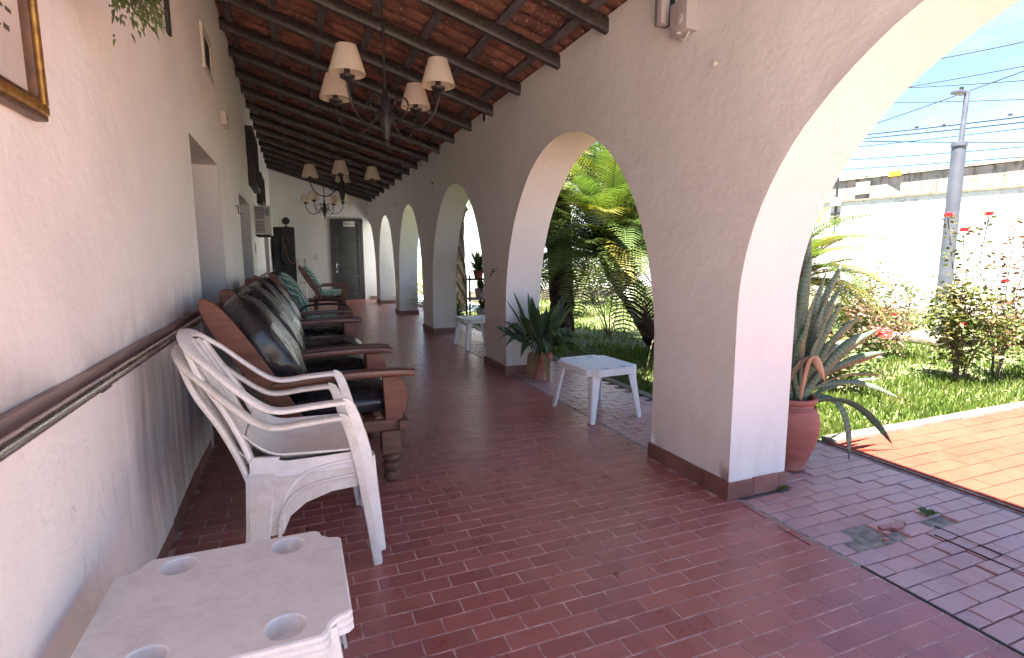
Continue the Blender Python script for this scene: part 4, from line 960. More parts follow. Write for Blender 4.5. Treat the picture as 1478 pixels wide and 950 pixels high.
# ------------------------------------------------------------------ carob armchairs and sofa
def armchair(name, label, cat, width, ncush, mat_c, y, x0=0.0, tube=False, group=None, wd='wood'):
    t = thing(name, label, cat, (x0, y, 0), 0, group); H_ = width/2
    for s_ in (-1, 1):
        ys_ = s_*(H_-.045)
        # oval back stile, leaning: outline in x-z
        P0, P1 = Vector((.02, .30)), Vector((-.455, 1.09)); d = (P1-P0); Ln = d.length; d.normalize(); nrm = Vector((-d.y, d.x))
        poly = []
        wf = lambda u: .035+.055*math.sin(PI*min(1, u*1.02))**.8 if u > .0 else .03
        us = [0, .08, .2, .35, .5, .65, .78, .88, .95, .985, 1]
        wv = [.03, .036, .044, .052, .058, .060, .058, .052, .038, .022, .004]
        poly = [P0+d*Ln*u+nrm*w_ for u, w_ in zip(us, wv)]+[P0+d*Ln*u-nrm*w_*1.0 for u, w_ in list(zip(us, wv))[::-1][1:]]
        o = part('back_stile', wd, t, lambda b: b.prism([(p.x, p.y) for p in poly], ys_-.017, ys_+.017, 1), 50)
        bv = o.modifiers.new('bevel', 'BEVEL'); bv.width = .005; bv.segments = 2; bv.limit_method = 'ANGLE'
        if tube:
            part('arm', 'black', t, lambda b: b.sweep(smoothpath([(-.12, ys_, .56), (0, ys_, .64), (.35, ys_, .65), (.52, ys_, .60), (.56, ys_, .45), (.50, ys_, .30)], 5), .016, n=10))
        else:
            part('arm', 'wood_arm' if wd == 'wood' else wd, t, lambda b: b.sweep(smoothpath([(-.15, ys_, .612), (.05, ys_, .632), (.3, ys_, .642), (.5, ys_, .640), (.60, ys_, .632)], 4), [(.021, lerp(.036, .05, i/16)) for i in range(17)], (0, 0, 1), 10, .45))
        fp_ = [(.43, .36), (.525, .36), (.53, .39), (.555, .43), (.565, .50), (.55, .565), (.525, .60), (.515, .618), (.42, .618), (.425, .5)]
        o = part('arm_post', wd, t, lambda b: b.prism(fp_, ys_-.02, ys_+.02, 1), 40)
        bv = o.modifiers.new('bevel', 'BEVEL'); bv.width = .005; bv.segments = 2; bv.limit_method = 'ANGLE'
        part('side_rail', 'wood_worn', t, lambda b: b.box((-.15, ys_-.02, .30), (.535, ys_+.02, .365), ch=.008))
        lf_ = part('leg', 'wood_worn', t, lambda b: b.box((.40, ys_-.05, .165), (.51, ys_+.05, .305), ch=.012))
        part('turned_foot', 'wood_worn', lf_, lambda b: b.lathe([(.03, 0), (.047, .01), (.05, .03), (.045, .05), (.036, .056), (.044, .065), (.053, .085), (.05, .105), (.038, .113), (.042, .12), (.052, .138), (.048, .158), (.038, .165)], (.457, ys_, 0), 20))
        lf_ = part('leg', 'wood_worn', t, lambda b: b.box((-.16, ys_-.04, .10), (-.08, ys_+.04, .305), ch=.01))
        part('turned_foot', 'wood_worn', lf_, lambda b: b.lathe([(.03, 0), (.045, .015), (.048, .05), (.036, .07), (.038, .10)], (-.12, ys_, 0), 16))
    part('front_rail', 'wood_worn', t, lambda b: b.box((.50, -H_-.01, .305), (.56, H_+.01, .36), ch=.01))
    part('rear_rail', wd, t, lambda b: b.box((-.17, -H_+.06, .30), (-.13, H_-.06, .36), ch=.006))
    for k_ in range(6):
        u = .25+.13*k_; x = lerp(.02, -.455, u)-.0; z = lerp(.30, 1.09, u)
        part('back_slat', 'wood_pale' if tube else wd, t, lambda b: b.box((-.008, -H_+.055, -.035), (.008, H_-.055, .035), ch=.004, mat=Matrix.Translation((x, 0, z)) @ Matrix.Rotation(-.54, 4, 'Y')))
    part('seat_slat', wd, t, lambda b: [b.box((-.12+.11*k_, -H_+.06, .352), (-.06+.11*k_, H_-.06, .366)) for k_ in range(6)], 0)
    cw = (width-.17)/ncush
    for i in range(ncush):
        yc = -H_+.085+cw*(i+.5)
        part('seat_cushion', mat_c, t, lambda b: b.pillow((.205, yc, .445), (.67, cw*.97, .175), .42, 18, .014, i+y), 80)
        part('back_cushion', mat_c, t, lambda b: b.pillow((-.185, yc, .78), (.24, cw*.96, .68), .62, 26, .022, i*3+y, Matrix.Rotation(-.545, 4, 'Y')), 80)
    return t
armchair('wooden_armchair', 'nearest wooden armchair with puffy black leather cushions by the plastic chairs', 'armchair', .88, 1, 'leather', 3.47)
armchair('wooden_sofa', 'long wooden sofa with black leather cushions between two matching armchairs', 'sofa', 1.86, 2, 'leather', 4.89)
armchair('wooden_armchair', 'second wooden armchair with black leather cushions beyond the sofa', 'armchair', .88, 1, 'leather', 6.34)
armchair('slatted_armchair', 'pale slatted armchair with black tube arms and green leaf print cushions', 'armchair', .80, 1, 'green', 8.1, .12, True)
armchair('slatted_armchair', 'wooden armchair with green leaf print cushions standing before the black cabinet', 'armchair', .80, 1, 'green', 13.3, .50)

# ------------------------------------------------------------------ far corner clutter
cb = thing('cabinet', 'tall black cabinet standing in the far left corner of the gallery', 'cabinet', (-.58, 15.9, 0))
part('carcass', 'black', cb, lambda b: b.box((0, 0, 0), (.58, .55, 2.08), ch=.006))
for s_ in (0, 1): d = part('door', 'black', cb, lambda b: b.box((.012+.282*s_, -.02, .05), (.286+.282*s_, 0, 2.05), ch=.004)); part('knob', 'chrome', d, lambda b: b.lathe([(0, 0), (.012, .01), (0, .02)], (.26+.06*s_, -.03, 1.0), 8))
bg_ = thing('hanging_bag', 'black bag with an orange strap hanging on the cabinet front', 'bag', (-.20, 15.84, 1.05))
part('body', 'black', bg_, lambda b: b.pillow((.02, -.06, .35), (.36, .14, .62), .6, 12, .02, 3))
part('strap', 'orange', bg_, lambda b: b.sweep(smoothpath([(-.10, -.15, .75), (-.04, -.16, .45), (.02, -.15, .18), (.12, -.15, .05), (.18, -.14, .12)], 5), (.012, .004), (0, 1, 0), 6))
part('strap', 'orange', bg_, lambda b: b.sweep(smoothpath([(.02, -.13, .72), (.05, -.15, .6), (.10, -.15, .5), (.16, -.12, .52)], 5), (.010, .004), (0, 1, 0), 6))
fa = thing('desk_fan', 'black fan head standing on top of the tall cabinet', 'fan', (-.2, 15.95, 2.08))
part('base', 'black', fa, lambda b: b.lathe([(.07, 0), (.06, .02), (.015, .03), (.012, .08)], n=14))
o = part('guard', 'black', fa, lambda b: b.lathe([(.02, -.05), (.08, -.04), (.10, 0), (.08, .03), (.02, .04)], n=16)); o.location = (0, -.02, .16); o.rotation_euler = (PI/2, 0, 0)
wk = thing('walking_frame', 'bent steel walking frame leaning beside the black cabinet', 'walking frame', (.04, 15.7, 0))
for dx_ in (0, .18): part('side_tube', 'steel', wk, lambda b: b.sweep(smoothpath([(dx_, -.25, 0), (dx_, -.24, .7), (dx_, -.18, 1.05), (dx_, -.05, 1.22), (dx_, .1, 1.18), (dx_, .14, .7), (dx_, .16, 0)], 5), .014, n=8))
part('cross_tube', 'steel', wk, lambda b: b.sweep([(0, -.24, .6), (.18, -.24, .6)], .011))

# ------------------------------------------------------------------ potted plants
ur = thing('clay_urn', 'tall terracotta urn standing behind the near pier', 'urn', (2.745, 2.33, 0))
part('body', 'terra', ur, lambda b: b.lathe([(.0, 0), (.085, 0), (.098, .008), (.105, .02), (.098, .035), (.115, .08), (.140, .15), (.158, .23), (.163, .29), (.155, .345), (.135, .385), (.118, .405), (.118, .415), (.135, .425), (.142, .44), (.138, .452), (.122, .452), (.108, .43), (.105, .40), (.0, .40)], n=40), 50)
part('earth', 'soil', ur, lambda b: b.lathe([(0, .412), (.106, .41)], n=20, cap=False))
part('drip_ring', 'terra', ur, lambda b: b.lathe([(.134, .382), (.142, .388), (.136, .396)], n=40, cap=False))
sp = thing('snake_plant', 'snake plant with banded upright and drooping leaves growing in the terracotta urn', 'plant', (2.745, 2.33, .41))
def strapleaf(parent, base, tip, w_, bend=(0, 0, 0), dry=0.0, mat='snake', name='leaf', tw=0.0):
    b = MB(); B0, T0_ = Vector(base), Vector(tip); m = 14; P = []
    for i in range(m):
        u = i/(m-1); P.append(B0.lerp(T0_, u)+Vector(bend)*math.sin(PI*u))
    ref = (T0_-B0).cross(Vector((math.cos(tw), math.sin(tw), .1)))
    w_ *= 1.0
    b.leaf(P, lambda u: w_*(.55+.6*math.sin(PI*min(u, .9)*.62)) if u < .8 else w_*1.1*max(.02, (1-u)/.2)**.7, ref, .35, R.random(), dry)
    o = obj(name, b, mat, parent, 180); sm_ = o.modifiers.new('thickness', 'SOLIDIFY'); sm_.thickness = .004
    return o
tips = [((.145, .07, 1.02), .024, 0, (0, 0, 0)), ((.10, .02, .90), .027, 0, (0, 0, 0)), ((-.02, .03, .82), .026, 0, (-.03, 0, 0)), ((.44, .05, .86), .022, .0, (-.03, 0, .03)), ((.36, 0, .70), .022, 0, (0, 0, .04)),
        ((.02, .10, .60), .026, 0, (0, 0, 0)), ((.20, .12, .68), .024, 0, (0, 0, .02)), ((.30, -.05, .60), .020, 0, (0, 0, .02)), ((.46, -.05, .50), .026, 0, (0, 0, .06)), ((.80, .05, .40), .024, 0, (0, 0, .04)),
        ((.62, 0, .38), .028, 0, (0, 0, .06)), ((.66, -.1, .28), .025, 0, (0, 0, .05)), ((.55, .1, .22), .024, .2, (0, 0, .05)), ((.80, .0, .08), .021, 0, (0, 0, .05)), ((.86, -.10, -.05), .014, 0, (0, 0, .12)),
        ((.62, -.22, -.28), .020, 0, (.03, 0, .14)), ((.27, -.20, -.33), .020, 0, (.09, -.03, .16)), ((-.10, -.05, .55), .024, 0, (-.05, 0, 0)), ((.10, -.08, .42), .026, 0, (0, 0, 0)), ((.24, -.06, .38), .026, 0, (0, 0, .02)),
        ((-.10, .08, .92), .022, 0, (-.03, 0, 0)), ((.34, .15, .45), .024, 0, (0, 0, .03)), ((.0, -.1, .30), .020, .3, (-.04, -.02, .04)), ((.75, .2, .30), .022, 0, (0, 0, .1)), ((.16, .0, .55), .022, .0, (0, 0, .0)),
        ((.52, .12, .62), .022, .0, (-.02, 0, .04)), ((.28, .05, .78), .022, 0, (-.02, 0, .02)), ((.05, .15, .75), .024, 0, (0, 0, 0)), ((.40, -.12, .42), .024, .0, (0, 0, .04)), ((.5, -.2, .16), .02, .1, (0, 0, .07))]
for q in range(16):
    tips.append(((R.uniform(-.12, .34), R.uniform(-.15, .18), R.uniform(.3, .72)), R.uniform(.018, .026), 0, (R.uniform(-.03, .02), 0, R.uniform(0, .03))))
for i, (tp_, w_, dr_, bd) in enumerate(tips):
    a = i*2.4; strapleaf(sp, (.05*math.cos(a), .05*math.sin(a), 0), tp_, w_, bd, dr_, tw=R.uniform(-.8, .3))
strapleaf(sp, (-.02, -.08, .0), (.06, -.17, .15), .02, (-.06, -.03, .22), 1.0)

pt = thing('plant_pot', 'faded red plastic pot standing against the second pier', 'pot', (2.36, 5.14, 0))
def hexpot(b):
    n_ = 8; prof = [(0, 0), (.098, 0), (.10, .01), (.124, .22), (.135, .222), (.137, .262), (.124, .264), (.118, .235), (0, .23)]
    b.lathe(prof, n=n_)
part('body', 'redpot', pt, hexpot, 20)
asp = thing('broad_leaf_plant', 'dark broad leaved plant with drooping brown tips in the red pot', 'plant', (2.36, 5.14, .22))
for i in range(60):
    a = 2.4*i+R.uniform(-.3, .3); l = R.uniform(.34, .56); up = R.uniform(.05, .48) if i % 3 else R.uniform(.45, .72); dry = i in (5, 11, 17, 24, 30)
    if dry: l = .22; a = -2.2+R.uniform(-.9, .9); up = -.02
    base = Vector((.03*math.cos(a), .03*math.sin(a), 0)); tip = Vector((math.cos(a)*l*(1.15-up*.7)+R.uniform(-.03, .03), math.sin(a)*l*(1.15-up*.7), up-(.20 if dry else .0)-(.05 if i % 4 == 0 else 0)))
    if tip.x+2.36 < 2.5 and tip.y > .22: tip.y *= .5
    b = MB(); m = 12; P = []
    for k_ in range(m):
        u = k_/(m-1); P.append(base.lerp(tip, u)+Vector((math.cos(a)*.03, math.sin(a)*.03, .17 if up < .3 else .08))*math.sin(PI*u*.95))
    wl = R.uniform(.032, .05)
    b.leaf(P, lambda u: .004 if u < .3 else max(.001, wl*math.sin(PI*((u-.3)/.7)**.75)), (math.cos(a)+R.uniform(-.4, .4), math.sin(a)+R.uniform(-.4, .4), .45) if up < .35 else (-math.cos(a), -math.sin(a), .4), .25, R.random())
    obj('leaf', b, 'asp_dry' if dry else 'asp', asp, 180)

# ------------------------------------------------------------------ cycads
def frond_mesh(nm, L_, droop, lean, nl=44, wl=.020, ll=.17):
    b = MB(); P = []; m = 16
    for i in range(m):
        u = i/(m-1); P.append(Vector((L_*u*(1-.08*u), 0, lean*L_*math.sin(u*PI*.5)-droop*L_*u*u)))
    b.sweep(P, [lerp(.011, .003, i/(m-1)) for i in range(m)], (0, 1, 0), 4, 1, False, .8)
    for k_ in range(nl):
        u = .1+.9*k_/nl; f_ = u*(m-1); i = min(int(f_), m-2); p = P[i].lerp(P[i+1], f_-i); T = (P[i+1]-P[i]).normalized(); N_ = Vector((0, 1, 0)).cross(T)*-1
        l = ll*(math.sin(PI*min(1, .12+u*.9))**.6+.15)
        for s_ in (-1, 1):
            d = (T*.5+Vector((0, s_*.85, 0))+Vector((0, 0, .30-.12*R.random()))).normalized(); e = p+d*l+Vector((0, 0, -.03*l/.15))
            mid_ = p+d*l*.5+Vector((0, 0, .004)); wd_ = T*wl*.5
            b.add([p-wd_*.7, p+wd_*.7, mid_+wd_, mid_-wd_, e], [(0, 1, 2, 3), (3, 2, 4)], lerp(.1, .9, R.random()))
    me = b.mesh(nm, 180); return me
FR = {}
def cycad(label, loc, trunk_path, tr, crown, L_, n, seed, mats=('cycad', 'cycad_y'), yel=.2, lo=-.35, hi=1.1, azr=None):
    rr = random.Random(seed); t = thing('cycad', label, 'cycad', loc)
    def tk(b):
        P = smoothpath(trunk_path, 6); nseg = len(P); b.sweep(P, [tr*(1+.10*math.sin(i*2.3)+.05*rr.uniform(-1, 1)) for i in range(nseg)], (1, 0, 0), 14)
    trk = part('trunk', 'bark', t, tk, 60)
    sb = MB(); P = smoothpath(trunk_path, 30)     # old leaf bases
    for i in range(0, len(P)-1):
        T = (P[min(i+1, len(P)-1)]-P[i]).normalized()
        for q in range(5):
            a = i*2.4+q*2*PI/5; A = T.orthogonal().normalized(); B = T.cross(A); rd = A*math.cos(a)+B*math.sin(a); c_ = P[i]+rd*tr*.97
            sb.box((-.022, -.018, -.01), (.022, .018, .035), mat=Matrix.Translation(c_) @ (rd+T*.8).to_track_quat('Z', 'Y').to_matrix().to_4x4())
    obj('leaf_base', sb, 'bark', trk, 0, kind='stuff')
    key = round(L_, 2)
    if key not in FR:
        FR[key] = [(frond_mesh('frond', L_, .25, .30, ll=.155*L_), frond_mesh('frond', L_, .25, .30, ll=.155*L_)), (frond_mesh('frond', L_*1.03, .5, .35, ll=.155*L_), frond_mesh('frond', L_*1.0, .5, .35, ll=.155*L_)), (frond_mesh('frond', L_*.95, .08, .22, ll=.155*L_), frond_mesh('frond', L_*.9, .08, .22, ll=.155*L_))]
    for i in range(n):
        u = i/n; el = lerp(hi, lo, u**.8)+rr.uniform(-.12, .12); az_ = i*2.399+rr.uniform(-.15, .15)
        if azr: az_ = lerp(azr[0], azr[1], (az_ % (2*PI))/(2*PI))
        y_ = 1 if rr.random() < yel else 0; pr = FR[key][rr.randrange(3) if u < .6 else 1]; me = pr[y_]
        if not me.materials: me.materials.append(M[mats[y_]])
        o = bpy.data.objects.new('frond', me); COL.objects.link(o); o.parent = t
        o.location = crown; o.rotation_euler = (rr.uniform(-.25, .25), -el, az_); s_ = rr.uniform(.8, 1.08); o.scale = (s_, s_, s_)
    return t
cycad('cycad with a leaning dark trunk right behind the white table', (4.65, 6.0, -.05), [(0, 0, 0), (-.35, 0, .55), (-.78, 0, 1.15), (-.88, 0, 1.35)], .15, (-.88, 0, 1.30), 1.75, 150, 5, yel=.10, lo=-.36, hi=1.3)
cycad('tall cycad with an upright trunk and yellowing crown behind the potted plant', (3.72, 7.3, -.05), [(0, 0, 0), (-.02, 0, .9), (-.08, 0, 1.8), (-.08, 0, 2.35)], .165, (-.08, 0, 2.42), 1.55, 84, 9, yel=.6, lo=-.25, hi=1.1)
cycad('low yellow green cycad beyond the snake plant in the near arch', (5.2, 4.7, -.05), [(0, 0, 0), (0, 0, .5), (0, 0, .85)], .15, (0, 0, .92), 1.25, 76, 13, yel=.75, lo=-.2, hi=1.25)
cycad('distant cycad with a slim trunk seen through the third arch', (3.62, 12.4, -.05), [(0, 0, 0), (-.03, 0, .9), (-.05, 0, 2.2), (.1, 0, 2.55)], .13, (.1, 0, 2.6), 1.2, 44, 17, yel=.4, lo=-.4, hi=1.1)

# ------------------------------------------------------------------ rose bushes and shrubs
def rose(label, loc, hgt, spread, nst, nleaf, seed, blooms=(), mat='rose_leaf', tall=(), bm_='bloom_red', ls=.031, name='rose_bush', cat='rose bush', base_clear=.25, group=None):
    rr = random.Random(seed); t = thing(name, label, cat, loc, 0, group); sb = MB(); lb = MB(); tipsl = []
    for i in range(nst):
        a = rr.random()*2*PI; sp_ = spread*rr.uniform(.3, 1); h = hgt*rr.uniform(.65, 1)
        P = smoothpath([(0.03*math.cos(a), .03*math.sin(a), 0), (sp_*.35*math.cos(a)+rr.uniform(-.04, .04), sp_*.35*math.sin(a), h*.4), (sp_*.8*math.cos(a), sp_*.8*math.sin(a), h*.75), (sp_*math.cos(a+.2), sp_*math.sin(a+.2), h)], 4)
        sb.sweep(P, [lerp(.011, .003, k_/(len(P)-1)) for k_ in range(len(P))], n=5); tipsl.append(P)
    for dx_, dy_, hh in tall:
        P = smoothpath([(0, 0, hgt*.3), (dx_*.5, dy_*.5, lerp(hgt*.3, hh, .5)), (dx_, dy_, hh)], 8); sb.sweep(P, [.005]*len(P), n=5)
        for p in P[3:]:
            for q in range(6):
                a = rr.random()*2*PI; d = Vector((math.cos(a), math.sin(a), rr.uniform(-.7, .5))).normalized(); l = ls*rr.uniform(1.0, 1.8); c_ = p+d*rr.uniform(.01, .06)+Vector((0, 0, rr.uniform(-.05, .05)))
                lb.leaf([c_, c_+d*l*.5+Vector((0, 0, .005)), c_+d*l], lambda u: ls*.5*math.sin(PI*(.12+.8*u)), (rr.gauss(0, 1), rr.gauss(0, 1), .6), .2, rr.random())
    for i in range(int(nleaf*(1.3 if ls < .035 else 1))):
        P = rr.choice(tipsl); k_ = min(len(P)-1, int(len(P)*(base_clear+(1-base_clear)*rr.random()**.7))); p = P[k_]
        g = Vector((rr.gauss(0, 1), rr.gauss(0, 1), rr.gauss(0, .8)))*spread*.26; c_ = p+g
        if c_.z < .04: continue
        a = rr.random()*2*PI; d = Vector((math.cos(a), math.sin(a), rr.uniform(-.6, .4))).normalized(); l = ls*rr.uniform(1.2, 2.3)
        lb.leaf([c_, c_+d*l*.5+Vector((0, 0, .004)), c_+d*l+Vector((0, 0, -.004))], lambda u: ls*.5*math.sin(PI*(.12+.8*u)), (rr.gauss(0, .8), rr.gauss(0, .8), 1), .2, rr.random())
    obj('stem', sb, 'stem', t, 60); obj('foliage', lb, mat, t, 180, kind='stuff')
    for (dx_, dy_, zz, rad) in blooms:
        bb = MB()
        for ring in range(4):
            n_ = 5+ring
            for q in range(n_):
                a = q*2*PI/n_+ring*.6; e = .15+ring*.42; rd = rad*(.1+.05*ring)
                d = Vector((math.cos(a)*math.sin(e), math.sin(a)*math.sin(e), math.cos(e))); c_ = Vector((dx_, dy_, zz)); rv = Vector((math.cos(a), math.sin(a), 0)); s0 = c_+rv*rad*.12
                bb.leaf([s0, s0+d*rad*.35+rv*rad*.18, s0+d*rad*.7+rv*rad*.15, s0+d*rad*.95+rv*rad*.02*ring], lambda u: rad*.45*math.sin(PI*(.2+.62*u)), rv*-1, .35, rr.random())
        obj('blossom', bb, bm_, t, 180)
    return t
rose('leggy rose bush with three tall crimson blooms in front of the lamp post', (6.34, 3.39, -.03), .95, .36, 13, 1500, 21, [(-.02, .24, 1.71, .05), (.02, -.10, 1.70, .045), (0, .09, 1.55, .05), (.2, -.2, 1.05, .03), (-.2, -.1, .62, .035), (.15, .1, .92, .03)], tall=[(-.02, .24, 1.70), (.02, -.10, 1.69), (0, .09, 1.54)])
rose('reddish leaved rose stem rising behind the leggy rose bush', (6.9, 3.35, -.03), .85, .30, 6, 300, 22, [(0, .0, 1.03, .04)], mat='redleaf', tall=[(.0, -.02, 1.62), (.05, .12, 1.3), (-.05, -.2, 1.42)])
rose('rose bush cut by the right edge with bronze young leaves', (7.35, 3.05, -.03), 1.10, .50, 16, 1900, 23, [(-.35, .1, 1.02, .05), (.1, .1, 1.1, .04)], mat='rose_leaf')
rose('low rose bush with a large coral cluster beside the snake plant', (4.85, 3.62, -.03), .52, .34, 8, 620, 24, [(.21, -.22, .60, .05), (.27, -.28, .58, .05), (.20, -.30, .55, .045), (.28, -.20, .56, .04)], bm_='bloom_pink')
rose('bronze tipped rose bush between the cycad and the garden wall', (7.6, 5.35, -.03), 1.08, .55, 14, 1700, 25, [(-.2, -.1, .8, .04)])
rose('spindly shrub near the foot of the garden wall', (9.6, 6.05, -.03), .85, .30, 5, 170, 26, base_clear=.6)
rose('leafy green rose bush just behind the urn', (5.6, 4.35, -.03), .55, .5, 10, 1000, 27, [(.1, .2, .6, .035)])
rose('yellow green rose bush beyond the coral blossoms', (6.9, 4.75, -.03), .68, .45, 10, 1000, 31, [(.15, -.2, .55, .035)], mat='redleaf')
rose('small bare shrub on the lawn seen through the second arch', (4.75, 7.6, -.03), .95, .38, 7, 140, 28, base_clear=.6, name='garden_shrub', cat='shrub')
rose('light green shrub far down the lawn beside the tall cycad', (5.6, 10.6, -.03), 1.1, .6, 10, 800, 29, name='garden_shrub', cat='shrub', ls=.045)
rose('dense shrub low at the foot of the white building', (7.6, 13.0, -.03), 1.3, .9, 14, 1100, 30, name='garden_shrub', cat='shrub', ls=.06)
rose('small leafy plant against the outer side of the near pier', (2.86, 3.16, 0), .34, .13, 6, 170, 33, name='garden_shrub', cat='shrub', ls=.028)
# a thin bare vine stem in the second arch
vn = part('bare_vine', 'stem', None, lambda b: (b.sweep(smoothpath([(3.55, 4.9, 0), (3.62, 4.9, .35), (3.85, 4.95, .62), (4.0, 4.95, .85), (3.92, 4.95, .98), (3.7, 4.95, 1.06)], 5), .008, n=6), b.sweep(smoothpath([(4.0, 4.95, .85), (4.05, 4.95, .95), (4.0, 4.95, 1.05)], 4), .005, n=5))); vn['label'] = 'thin bare woody vine rising behind the white table'; vn['category'] = 'vine'

# plant stand with pots seen through the third arch
ps = thing('plant_stand', 'dark wooden plant stand with shelves in the third arch', 'plant stand', (2.86, 8.55, 0), -.1)
for x in (-.24, .24):
    for y in (-.14, .14): part('post', 'darkwood', ps, lambda b: b.box((x-.014, y-.014, 0), (x+.014, y+.014, .98), ch=.003))
for z in (.25, .58, .90): part('shelf', 'darkwood', ps, lambda b: b.box((-.27, -.17, z), (.27, .17, z+.022), ch=.003))
def potted(label, loc, r_, h_, mat, n_, L_, lm, seed):
    rr = random.Random(seed); t = thing('potted_plant', label, 'potted plant', loc); part('pot', mat, t, lambda b: b.lathe([(0, 0), (r_*.7, 0), (r_, h_), (r_*1.1, h_), (r_*1.1, h_*.85), (r_*.9, h_*.85)][:4]+[(r_*.85, h_*.95), (0, h_*.9)], n=16))
    b = MB()
    for i in range(n_):
        a = rr.random()*2*PI; l = L_*rr.uniform(.5, 1); up = rr.uniform(.2, 1)
        P = [Vector((0, 0, h_*.9))+Vector((math.cos(a)*l*u*(1.1-up*.7), math.sin(a)*l*u*(1.1-up*.7), l*up*u*1.1-l*.5*(1-up)*u*u)) for u in (0, .25, .5, .75, 1)]
        b.leaf(P, lambda u: .006+.016*math.sin(PI*u*.9), tint=rr.random())
    obj('foliage', b, lm, t, 180, kind='stuff')
potted('trailing plant in a clay pot on the top shelf of the stand', (2.78, 8.5, .922), .09, .14, 'terra', 90, .34, 'rose_leaf', 1)
potted('spiky plant in a clay pot at the right of the top shelf', (3.0, 8.5, .922), .07, .12, 'terra', 50, .34, 'fern', 2)
potted('plant in a grey pot on the middle shelf of the stand', (2.82, 8.5, .602), .11, .16, 'greyplastic', 60, .22, 'fern', 3)
potted('plant in a grey pot on the lowest shelf of the stand', (2.84, 8.5, .272), .11, .16, 'greyplastic', 50, .22, 'rose_leaf', 4)
potted('bushy potted plant on the floor between the third and fourth arch', (2.72, 9.75, 0), .13, .22, 'terra', 110, .45, 'rose_leaf', 5)
potted('tall leafy plant in a pot seen through the fourth arch', (2.74, 11.5, 0), .14, .25, 'terra', 130, .8, 'rose_leaf', 6)
potted('potted plant on the ground seen through the fifth arch', (2.75, 14.2, 0), .14, .25, 'terra', 100, .6, 'fern', 7)
ln = thing('wall_lantern', 'small white lantern hanging outside the third arch', 'lantern', (2.64, 9.0, 1.95))
part('glass', 'clearish', ln, lambda b: b.box((-.04, -.04, 0), (.04, .04, .16)))
part('frame', 'iron', ln, lambda b: [b.box((x-.005, y-.005, -.01), (x+.005, y+.005, .17)) for x in (-.044, .044) for y in (-.044, .044)]+[b.box((-.05, -.05, -.014), (.05, .05, -.004)), b.box((-.05, -.05, .165), (.05, .05, .175))], 0)
part('hanger', 'iron', ln, lambda b: b.sweep([(0, 0, .17), (0, 0, .24), (-.16, 0, .26)], .006))

# ------------------------------------------------------------------ beyond the lawn
def wx(y): return 12.40+(10.06-y)*0.172
gw = thing('garden_wall', 'high whitewashed boundary wall with flaking paint beyond the lawn', 'wall')
def wallstrip(off, y0, y1, z0, z1, th, top_noise=0.0, n_=60):
    b = MB(); vs = []
    for i in range(n_+1):
        y = lerp(y0, y1, i/n_); zt_ = z1+top_noise*noise.fractal(Vector((y*2, 5, 0)), 1, 2, 3)
        x = wx(y)+off; vs += [(x, y, z0), (x+.02*noise.noise(Vector((y, 0, 3))), y, (z0+zt_)/2), (x, y, zt_), (x+th, y, zt_), (x+th, y, z0)]
    fs = [(i*5+j, i*5+j+1, (i+1)*5+j+1, (i+1)*5+j) for i in range(n_) for j in range(4)]+[(0, 1, 2, 3, 4), tuple(n_*5+j for j in range(5))]; b.add(vs, fs); return b
obj('painted_face', wallstrip(0, -8, 18, -.06, 2.56, .22), 'bwall', gw, 40)
obj('coping', wallstrip(-.03, -8, 18, 2.56, 2.60, .28, .006), 'kerb', gw, 40)
obj('base_ledge', wallstrip(-.22, -8, 18, -.05, .10, .22), 'kerb', gw, 40)
ow = thing('old_concrete_wall', 'stained old concrete wall rising above the whitewashed one', 'wall')
obj('concrete_face', wallstrip(.55, -9, 10.9, -.06, 3.12, .2, .03), 'oldwall', ow, 40)
obj('coping', wallstrip(.50, -9, 10.9, 3.13, 3.18, .3, .02), 'oldwall', ow, 40)
part('patch_panel', 'cement', ow, lambda b: b.box((12.99, 9.25, 2.75), (13.02, 9.6, 3.05)))
def onwall(y): return wx(y)
cp = thing('conduit_pipe', 'dark conduit pipe with a clamp rising over the garden wall', 'pipe', (wx(9.65)-.05, 9.65, 2.05))
part('tube', 'iron', cp, lambda b: b.sweep([(0, 0, 0), (0, 0, 1.12)], .028)); part('clamp', 'bwall', cp, lambda b: b.box((-.06, -.12, .42), (.04, .12, .62), ch=.01)); part('cross_clamp', 'iron', cp, lambda b: b.box((-.02, -.13, .22), (.02, .13, .25)))
ys_ = thing('yellow_sign', 'small yellow plate fixed on top of the old concrete wall', 'sign', (wx(8.75)+.5, 8.75, 3.10), 0)
part('plate', 'yellow', ys_, lambda b: b.box((-.02, -.15, 0), (0, .15, .13), ch=.004)); part('marking', 'orange', ys_, lambda b: [b.box((-.023, -.11+.08*i, .04), (-.021, -.06+.08*i, .09)) for i in range(3)], 0)
lp = thing('lamp_post', 'grey steel lamp post standing on a concrete pad in the lawn', 'lamp post', (9.07, 5.16, -.02))
part('pad', 'kerb', lp, lambda b: b.box((-.55, -.3, 0), (.4, .45, .10), ch=.02))
part('column', 'pole', lp, lambda b: b.sweep([(0, 0, .08), (.0, 0, 2.90)], [.095, .088], n=20))
part('collar', 'pole', lp, lambda b: b.lathe([(.09, 2.86), (.10, 2.87), (.10, 2.92), (.045, 2.93)], n=20))
part('upper_tube', 'pole', lp, lambda b: b.sweep([(.03, 0, 2.9), (.06, -.0, 3.62)], .035, n=12))
part('lamp_head', 'pole', lp, lambda b: b.box((-.14, -.01, 3.60), (.10, .11, 3.65), ch=.01)); part('sensor', 'iron', lp, lambda b: b.box((-.03, .02, 3.651), (.01, .06, 3.70)))
up = thing('utility_pole', 'weathered utility pole standing behind the garden wall', 'pole', (14.6, 11.7, 0)); part('shaft', 'kerb', up, lambda b: b.sweep([(0, 0, 0), (0, 0, 3.75)], .14, n=12))
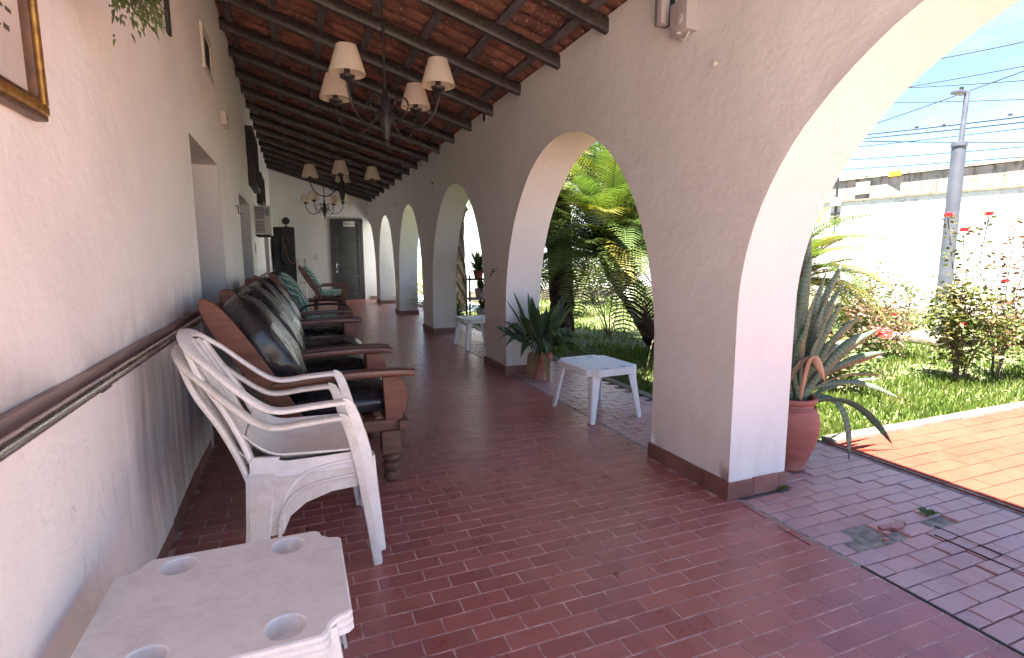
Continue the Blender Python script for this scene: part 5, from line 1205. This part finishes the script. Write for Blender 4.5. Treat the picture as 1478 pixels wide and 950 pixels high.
part('cross_arm', 'kerb', up, lambda b: b.box((-.05, -.5, 3.3), (.05, .5, 3.4)))
# overhead cables (ends carried on beyond the picture)
W = [((12.52, 7.67), (9.97, 7.42)), ((13.52, 7.04), (9.90, 6.73)), ((13.43, 7.04), (9.86, 6.32)), ((13.98, 6.69), (9.81, 5.78)), ((14.56, 5.97), (9.89, 6.59)), ((14.80, 5.72), (9.76, 5.29)), ((14.9, 5.60), (9.75, 5.13)), ((15.19, 5.34), (9.72, 4.95)), ((15.70, 4.58), (9.64, 4.13)), ((15.0, 5.55), (9.7, 4.55)), ((15.4, 4.9), (9.7, 4.42))]
for i, (a, c_) in enumerate(W):
    x = 20+(i % 4)*.6; k_ = x/20; A = Vector((x, a[0]*k_, 1.3+(a[1]-1.3)*k_)); B = Vector((x, c_[0]*k_, 1.3+(c_[1]-1.3)*k_)); d = B-A; A2 = A-d*1.2; B2 = B+d*1.8
    P = [A2.lerp(B2, u)+Vector((0, 0, -.25*math.sin(PI*u)+.22)) for u in np.linspace(0, 1, 16)]
    b = MB(); b.sweep(P, .018 if i not in (5, 6) else .026, n=6); o = obj('overhead_cable', b, 'wire', None, 60); o['label'] = ['highest overhead cable entering at the arch edge', 'second highest cable sloping up to the right', 'thin cable starting with the second one and running flatter', 'nearly level cable passing just below the lamp head', 'steep cable crossing all the others behind the lamp head', 'thicker cable carrying the small dark clamps', 'thick cable just under the one with clamps', 'cable running below the thick pair', 'lowest cable just above the old concrete wall', 'thin cable falling to the right under the thick pair', 'thin cable falling to the right nearest the wall top'][i]; o['category'] = 'cable'; o['group'] = 'overhead cables crossing the sky'
for i, (y, z) in enumerate(((12.75, 5.62), (11.9, 5.50), (10.1, 5.42))):
    b = MB(); b.box((19.95, y-.05, z-.06), (20.03, y+.03, z+.01), ch=.01); o = obj('cable_clamp', b, 'wire', None); o['label'] = ['small clamp on the cables nearest the arch edge', 'small clamp on the cables close left of the lamp post', 'small clamp on the cables right of the lamp post'][i]; o['category'] = 'clamp'; o['group'] = 'clamps on the overhead cables'
# white building closing the garden
wb = thing('white_building', 'plain white rendered building closing the far end of the garden', 'building', (0, 14.6, 0))
b = MB(); b.box((3.04, 12.2, -.05), (4.5, 18, .004)); obj('bounce_apron', b, 'bld', None, 0, kind='structure')  # pale ground slab added to bounce light into the far gallery end
part('wall', 'bld', wb, lambda b: b.box((4.5, 0, -.05), (11.6, 6, 4.28)))
part('plinth', 'kerb', wb, lambda b: b.box((4.46, -.04, -.05), (11.6, -.003, .30)))
for i in range(26):
    def blk(b):
        x = 4.52+i*.27; q = 4.282; b.box((x, 0, q), (x+.26, .12, q+.04)); b.box((x, 0, q+.16), (x+.26, .12, q+.20)); b.box((x, 0, q+.041), (x+.04, .12, q+.159)); b.box((x+.22, 0, q+.041), (x+.26, .12, q+.159)); b.box((x+.11, 0, q+.041), (x+.145, .12, q+.159))
    part('openwork_block', 'bld', wb, blk, 0)
